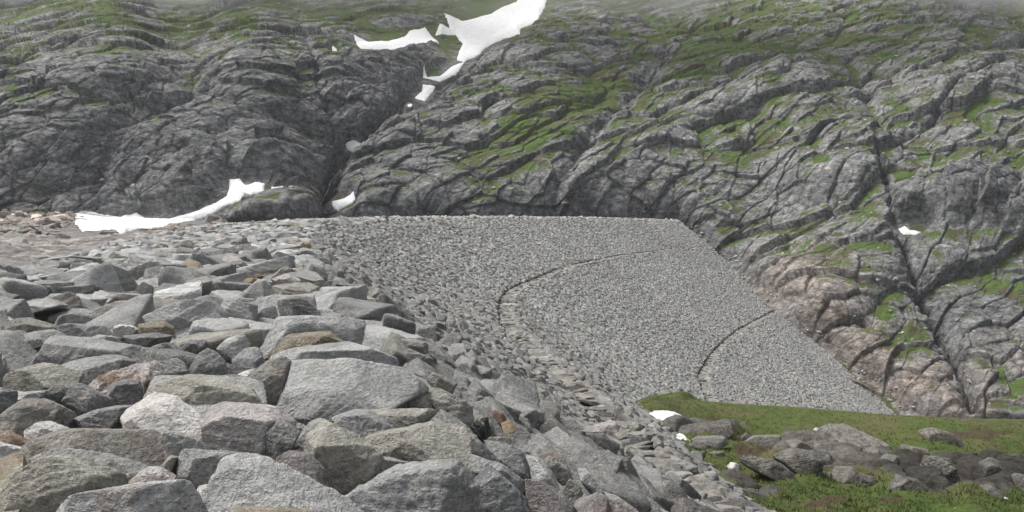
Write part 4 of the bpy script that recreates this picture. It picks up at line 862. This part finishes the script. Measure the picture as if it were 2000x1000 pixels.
KC, KR = 900, 460; kx = np.linspace(1120, 2200, KC); tt = np.linspace(0, 1, KR); ridge_y = np.interp(kx, rx, ry) + 1.2 * np.convolve(rng.normal(size=KC + 20), np.hanning(21) / 4, 'valid')[:KC] * .35
KY = ridge_y[None] + (1130 - ridge_y[None]) * tt[:, None] ** 1.15; KX = np.broadcast_to(kx, KY.shape); KD = np.exp(fK(KX, KY)); Kp = ray(KX, KY, KD)
a_, b_ = np.gradient(Kp, axis=1), np.gradient(Kp, axis=0); Kn = np.cross(a_, b_); Kn /= np.linalg.norm(Kn, axis=2)[..., None]; Kn *= np.where(Kn[..., 2] < 0, -1, 1)[..., None]
def kblob(cx, cy, rx_, ry_, ang=0, soft=.5):
    a = radians(ang); u = (KX - cx) * math.cos(a) + (KY - cy) * math.sin(a); v = -(KX - cx) * math.sin(a) + (KY - cy) * math.cos(a); return 1 - sm(1 - soft, 1 + soft, np.hypot(u / rx_, v / ry_))
X_, Y_, Z_ = Kp[..., 0], Kp[..., 1], Kp[..., 2]
kd = 1.2 * fbm(X_ / 9, Y_ / 9, Z_ / 9, 3, 81) + .35 * fbm(X_ / 1.8, Y_ / 1.8, Z_ / 1.8, 4, 82) + .10 * fbm(X_ / .35, Y_ / .35, Z_ / .35, 2, 83)
rocky = np.clip(.85 * kblob(1600, 890, 130, 40, 8) + .8 * kblob(1830, 930, 110, 45, 5) + .9 * kblob(1950, 930, 90, 38) + .8 * kblob(1380, 845, 100, 14) + .75 * kblob(1460, 940, 70, 12, 15) - .8 * kblob(1480, 862, 40, 20), 0, .9)
f1, f2, cid, o1, o2 = voro2(X_ / 2.6 + .7 * fbm(X_ / 4, Y_ / 4, Z_ / 4, 2, 84), (Y_ * .5 + Z_) / 1.7, 85); rshade = np.clip(kblob(1820, 930, 120, 40) + kblob(1960, 920, 110, 50) + .7 * kblob(1580, 940, 90, 18) + .7 * kblob(1460, 935, 60, 12), 0, 1); kd += rocky * (2.0 * (np.sqrt(np.clip(1 - (f1 / .85) ** 2, 0, 1)) - .5) * (.4 + cid) - .5 * (1 - sm(0, .15, f2 - f1)))  # mask that paints the shade of the rocky bank into its colour
brown = (.8 + 1.2 * fbm(X_ / 3, Y_ / 3, Z_ / 3, 3, 96)) * np.clip(.9 * kblob(1425, 818, 50, 10, 8) + .6 * kblob(1320, 812, 60, 22, 20) + .8 * kblob(1475, 875, 45, 24) + .9 * kblob(1370, 915, 30, 8) + .7 * kblob(1600, 980, 60, 9) + .6 * kblob(1740, 980, 40, 7) + .8 * kblob(1900, 845, 90, 14) + .45 * kblob(1930, 900, 90, 50) + .5 * kblob(1545, 832, 60, 6), 0, 1)
kd += 1.0 * kblob(1335, 772, 30, 7) + .7 * kblob(1800, 812, 200, 8)
Kq = Kp + Kn * (kd * sm(0, .05, tt)[:, None] * .9 + kd * .1)[..., None]
# the far side of the knoll falls away to the toe
back = []
for s, dz in ((1.02, -.3), (1.06, -1.6), (1.15, -5), (1.35, -14), (1.7, -28), (2.4, -45)):
    q = Kq[0].copy(); q[:, 0] *= s; q[:, 1] *= s; q[:, 2] += dz; back.append(q)
Kall = np.concatenate([np.array(back[::-1]), Kq], 0); pad = lambda a: np.concatenate([np.repeat(a[:1], 6, 0), a], 0)
kn = mesh_obj('grassy_knoll', Kall.reshape(-1, 3), grid_faces(KR + 6, KC, True), M_TURF, True, dict(rocky=pad(rocky).ravel(), brown=pad(brown).ravel(), rock_shade=pad(rshade).ravel()))
tag(kn, 'grassy valley ground with rock outcrops in front of the dam toe', None, None, 'structure')
def knoll_at(px, py, arr=Kq):
    fx = np.interp(px, kx, np.arange(KC)); ryy = np.interp(px, kx, ridge_y); t = np.clip((py - ryy) / (1130 - ryy), 0, .999) ** (1 / 1.15); fy = t * (KR - 1)
    i = np.clip(np.round(fy).astype(int), 0, KR - 1); j = np.clip(np.round(fx).astype(int), 0, KC - 1); return arr[i, j]
KS = (Kp, Kn, Kq)
snow([1266,815,1308,816,1345,830,1300,836,1275,832], 'larger snow patch beside the dam above the valley rocks', KS, knoll_at, 1.1, .9)
snow([1311,855,1334,858,1353,866,1340,873,1320,870], 'smaller snow patch beside the dam at the dark round rocks', KS, knoll_at, .8, .7)
KR_ = [([335,400,350,375,380,362,430,370,425,405,380,418],'dark','round dark rock leftmost of the outcrop beside the small snow patch',{}),
([385,355,450,335,540,338,560,370,500,388,420,375],'grey','long rounded rock lying across the left outcrop group',{}),([425,385,450,362,500,375,498,405,440,412],'dark','middle rounded rock under the long one in the left outcrop group',{}),
([395,430,405,412,440,410,445,430,420,442],'dark','small round stone below the left outcrop group',{}),([445,428,455,408,530,408,545,425,500,433],'grey','low flat stone right of the small round stone',{}),
([607,345,640,315,668,335,655,365,615,362],'dark','small upright rock between the left group and the long whaleback',{}),([648,362,700,330,830,328,850,360,800,392,700,388],'grey','long grey whaleback rock in the turf',dict(p=8)),
([850,330,880,310,950,330,955,368,870,352],'brown','brown cracked slab right of the whaleback',{}),([835,400,860,360,900,350,970,380,990,420,900,415],'grey','flat folded slab below the brown cracked slab',dict(stripe=.4)),
([1000,380,1040,320,1100,297,1180,300,1260,330,1330,370,1340,400,1240,420,1130,440,1080,440,1050,400],'grey','broad striated dome rising above the others in the valley outcrop',dict(stripe=.6)),
([820,450,900,410,1000,430,995,540,900,520,860,490],'dark','swirly striped slab in the middle of the outcrop',dict(stripe=.9)),([640,470,700,430,780,450,860,500,880,535,760,522],'dark','low striped slab left of the swirly one',dict(stripe=.9)),
([975,380,1010,365,1040,430,1095,470,1060,515,1010,515,1000,440],'grey','narrow hook shaped rock right of the swirly slab',{}),([1005,543,1060,505,1072,555],'grey','small triangular block below the hook shaped rock',{}),
([1070,510,1100,478,1160,482,1200,520,1210,582,1120,560,1075,555],'grey','pale square faced block at the foot of the outcrop',dict(p=26)),([1130,470,1172,450,1212,480,1200,520,1150,505],'brown','banded block on top of the pale square faced one',dict(stripe=.5)),
([1200,580,1210,520,1275,532,1278,575,1240,592],'dark','small square block at the lower end of the outcrop foot',dict(p=26)),([1208,450,1240,410,1290,395,1335,430,1310,500,1250,505],'grey','tall cracked rounded rock left of the knuckled pair',{}),
([1308,440,1350,420,1405,432,1385,480,1345,535,1310,522],'grey','left one of the two knuckled rocks',{}),([1372,490,1410,450,1460,438,1468,480,1425,525,1385,525],'grey','right one of the two knuckled rocks',{}),
([1400,390,1440,378,1535,395,1510,440,1430,430],'brown','brownish banded slab above the knuckled rocks',dict(stripe=.7)),([1495,320,1560,298,1620,305,1680,340,1670,390,1600,412,1560,385],'brown','brown dome with curved stripes near the right of the knoll',dict(stripe=.9)),
([1350,590,1370,555,1410,535,1480,550,1545,600,1500,628,1380,618],'black','low black rock with pale streaks at the foot of the dark wall',dict(stripe=.9)),([1515,470,1560,425,1640,445,1690,520,1722,622,1600,628,1545,560],'black','tall black rock wall with flowing pale stripes',dict(stripe=1.0)),
([240,312,330,290,540,278,635,290,530,318,400,340,290,352],'dark','long dark ledge under the turf near the larger snow patch',dict(stripe=.4)),([430,552,520,555,640,588,722,612,700,642,600,640,480,595],'dark','dark low ledge in the turf below the striped slabs',dict(stripe=.3)),
([1790,480,1850,448,1905,470,1865,522,1810,515],'black','black rock in the shaded bank near the right edge',{}),([1745,600,1850,578,1905,615,1800,637],'black','flat black rock at the bottom of the shaded bank',{}),
([1925,560,1990,515,2050,530,2050,625,1940,632],'black','large black rock cut by the right edge',{}),([1900,450,1960,425,2040,440,2040,500,1930,505],'black','dark bulging rock at the right edge above the large black one',{}),
([640,700,660,680,700,670,750,685,770,705,765,730,650,730],'grey','single pale rounded boulder in the grass at the bottom edge',{}),([970,300,985,289,1003,292,1000,302],'white','small white stone on the turf above the striated dome',{}),
([555,485,580,458,610,470,620,490,590,498],'white','small white angular stone left of the low striped slab',dict(p=28)),([1655,690,1665,682,1675,690,1668,698],'white','tiny white stone in the grass at the bottom right',{}),([1905,635,1915,630,1925,634,1918,640],'white','tiny white stone at the grass rim below the shaded bank',{})]
for i, (pts, c, l, o_) in enumerate(KR_):
    p = to_px('K', pts); p[:, 1] = np.clip(p[:, 1], 0, 1030)
    D0 = float(knoll_at(np.array([p[:, 0].mean()]), np.array([p[:, 1].min() * .25 + .75 * p[:, 1].max()]), Kp)[0, 1]) - .4
    oo = dict(tmul=.8, p=8, amp=.9, tone=(.50, .47, .42) if c != 'white' else (1, 1, 1)); oo.update(o_); traced('outcrop_rock', p, D0, 'dark' if c == 'black' else c, l, 'rock', 'outcrop rocks in the grass below the dam', 4000 + i, **oo)

# ---- grass tufts on the knoll
m = 26000; q = np.stack([rng.uniform(1230, 2120, m), rng.uniform(766, 1080, m)], 1); ok = q[:, 1] > np.interp(q[:, 0], kx, ridge_y) + .3; q = q[ok]
b0 = knoll_at(q[:, 0], q[:, 1]); g0 = 1 - np.maximum(knoll_at(q[:, 0], q[:, 1], rocky) * 1.3, knoll_at(q[:, 0], q[:, 1], brown) * .9); clump = fbm(b0[:, 0] / 2.5, b0[:, 1] / 2.5, b0[:, 2], 3, 91)
ok = (g0 > .3 + rng.random(len(q)) * .4) & (clump > -.25); b0 = b0[ok]; clump = clump[ok]; nb = 5
a = rng.uniform(0, 6.28, (len(b0), nb)); L = (rng.uniform(.07, .22, (len(b0), nb)) * (1 + 1.0 * np.clip(clump, 0, 1)[:, None])); ro = rng.uniform(0, .28, (len(b0), nb)); wdt = rng.uniform(.02, .045, (len(b0), nb))
bs = b0[:, None] + np.stack([np.cos(a) * ro, np.sin(a) * ro, 0 * a - .05], -1); tp = bs + np.stack([np.cos(a) * L * .5, np.sin(a) * L * .5, L], -1); sd = np.stack([-np.sin(a) * wdt, np.cos(a) * wdt, 0 * a], -1)
V = np.stack([bs - sd, bs + sd, tp], 2).reshape(-1, 3); o = mesh_obj('grass', V, np.arange(len(V)).reshape(-1, 3), M_BLADE, False); tag(o, 'short green grass tufts on the valley knoll', None, None, 'stuff')

# ------------------------------------------------------------------ air: thin even haze, and the low cloud touching the slope
def box(name, lo, hi, mat):
    V = np.array([[x_, y_, z_] for x_ in (lo[0], hi[0]) for y_ in (lo[1], hi[1]) for z_ in (lo[2], hi[2])], float)
    Fc = np.array([[0, 1, 3, 2], [4, 6, 7, 5], [0, 4, 5, 1], [2, 3, 7, 6], [0, 2, 6, 4], [1, 5, 7, 3]]); return mesh_obj(name, V, Fc, mat, False)
def vol(name, dens, colr):
    m_ = bpy.data.materials.new(name); m_.use_nodes = True; t = m_.node_tree; t.nodes.clear(); o_ = t.nodes.new('ShaderNodeOutputMaterial'); v = t.nodes.new('ShaderNodeVolumePrincipled')
    v.inputs['Color'].default_value = (*colr, 1); v.inputs['Density'].default_value = dens; v.inputs['Anisotropy'].default_value = 0; t.links.new(v.outputs[0], o_.inputs['Volume']); return m_, t, v
mh, _, _ = vol('thin_air_haze',   .00008, (.92, .95, 1.0))
hz = box('haze', (-700, -60, -90), (800, 1250, 330), mh); tag(hz, 'thin even haze in the valley air', None, None, 'stuff')

mc, t, v = vol('low_cloud_vapour', 0, (.995, .995, 1))
g = t.nodes.new('ShaderNodeNewGeometry'); n1 = t.nodes.new('ShaderNodeTexNoise'); n1.inputs['Scale'].default_value = .0075; n1.inputs['Detail'].default_value = 3; t.links.new(g.outputs['Position'], n1.inputs['Vector'])
sx = t.nodes.new('ShaderNodeSeparateXYZ'); t.links.new(g.outputs['Position'], sx.inputs[0])
def M(op, a, b, cl=False):
    q = t.nodes.new('ShaderNodeMath'); q.operation = op; q.use_clamp = cl
    for i, k in enumerate((a, b)):
        if isinstance(k, (int, float)): q.inputs[i].default_value = k
        else: t.links.new(k, q.inputs[i])
    return q.outputs[0]
hgt = M('DIVIDE', M('SUBTRACT', sx.outputs[2], 122.), 70., True)
den = M('MULTIPLY', M('MULTIPLY', M('SUBTRACT', n1.outputs[0], .46), 12., True), hgt)
t.links.new(M('MULTIPLY', den, .012), v.inputs['Density'])
lc = box('low_cloud', (-500, 520, 118), (650, 1100, 290), mc); tag(lc, 'low mist drifting across the upper mountainside', None, None, 'stuff')
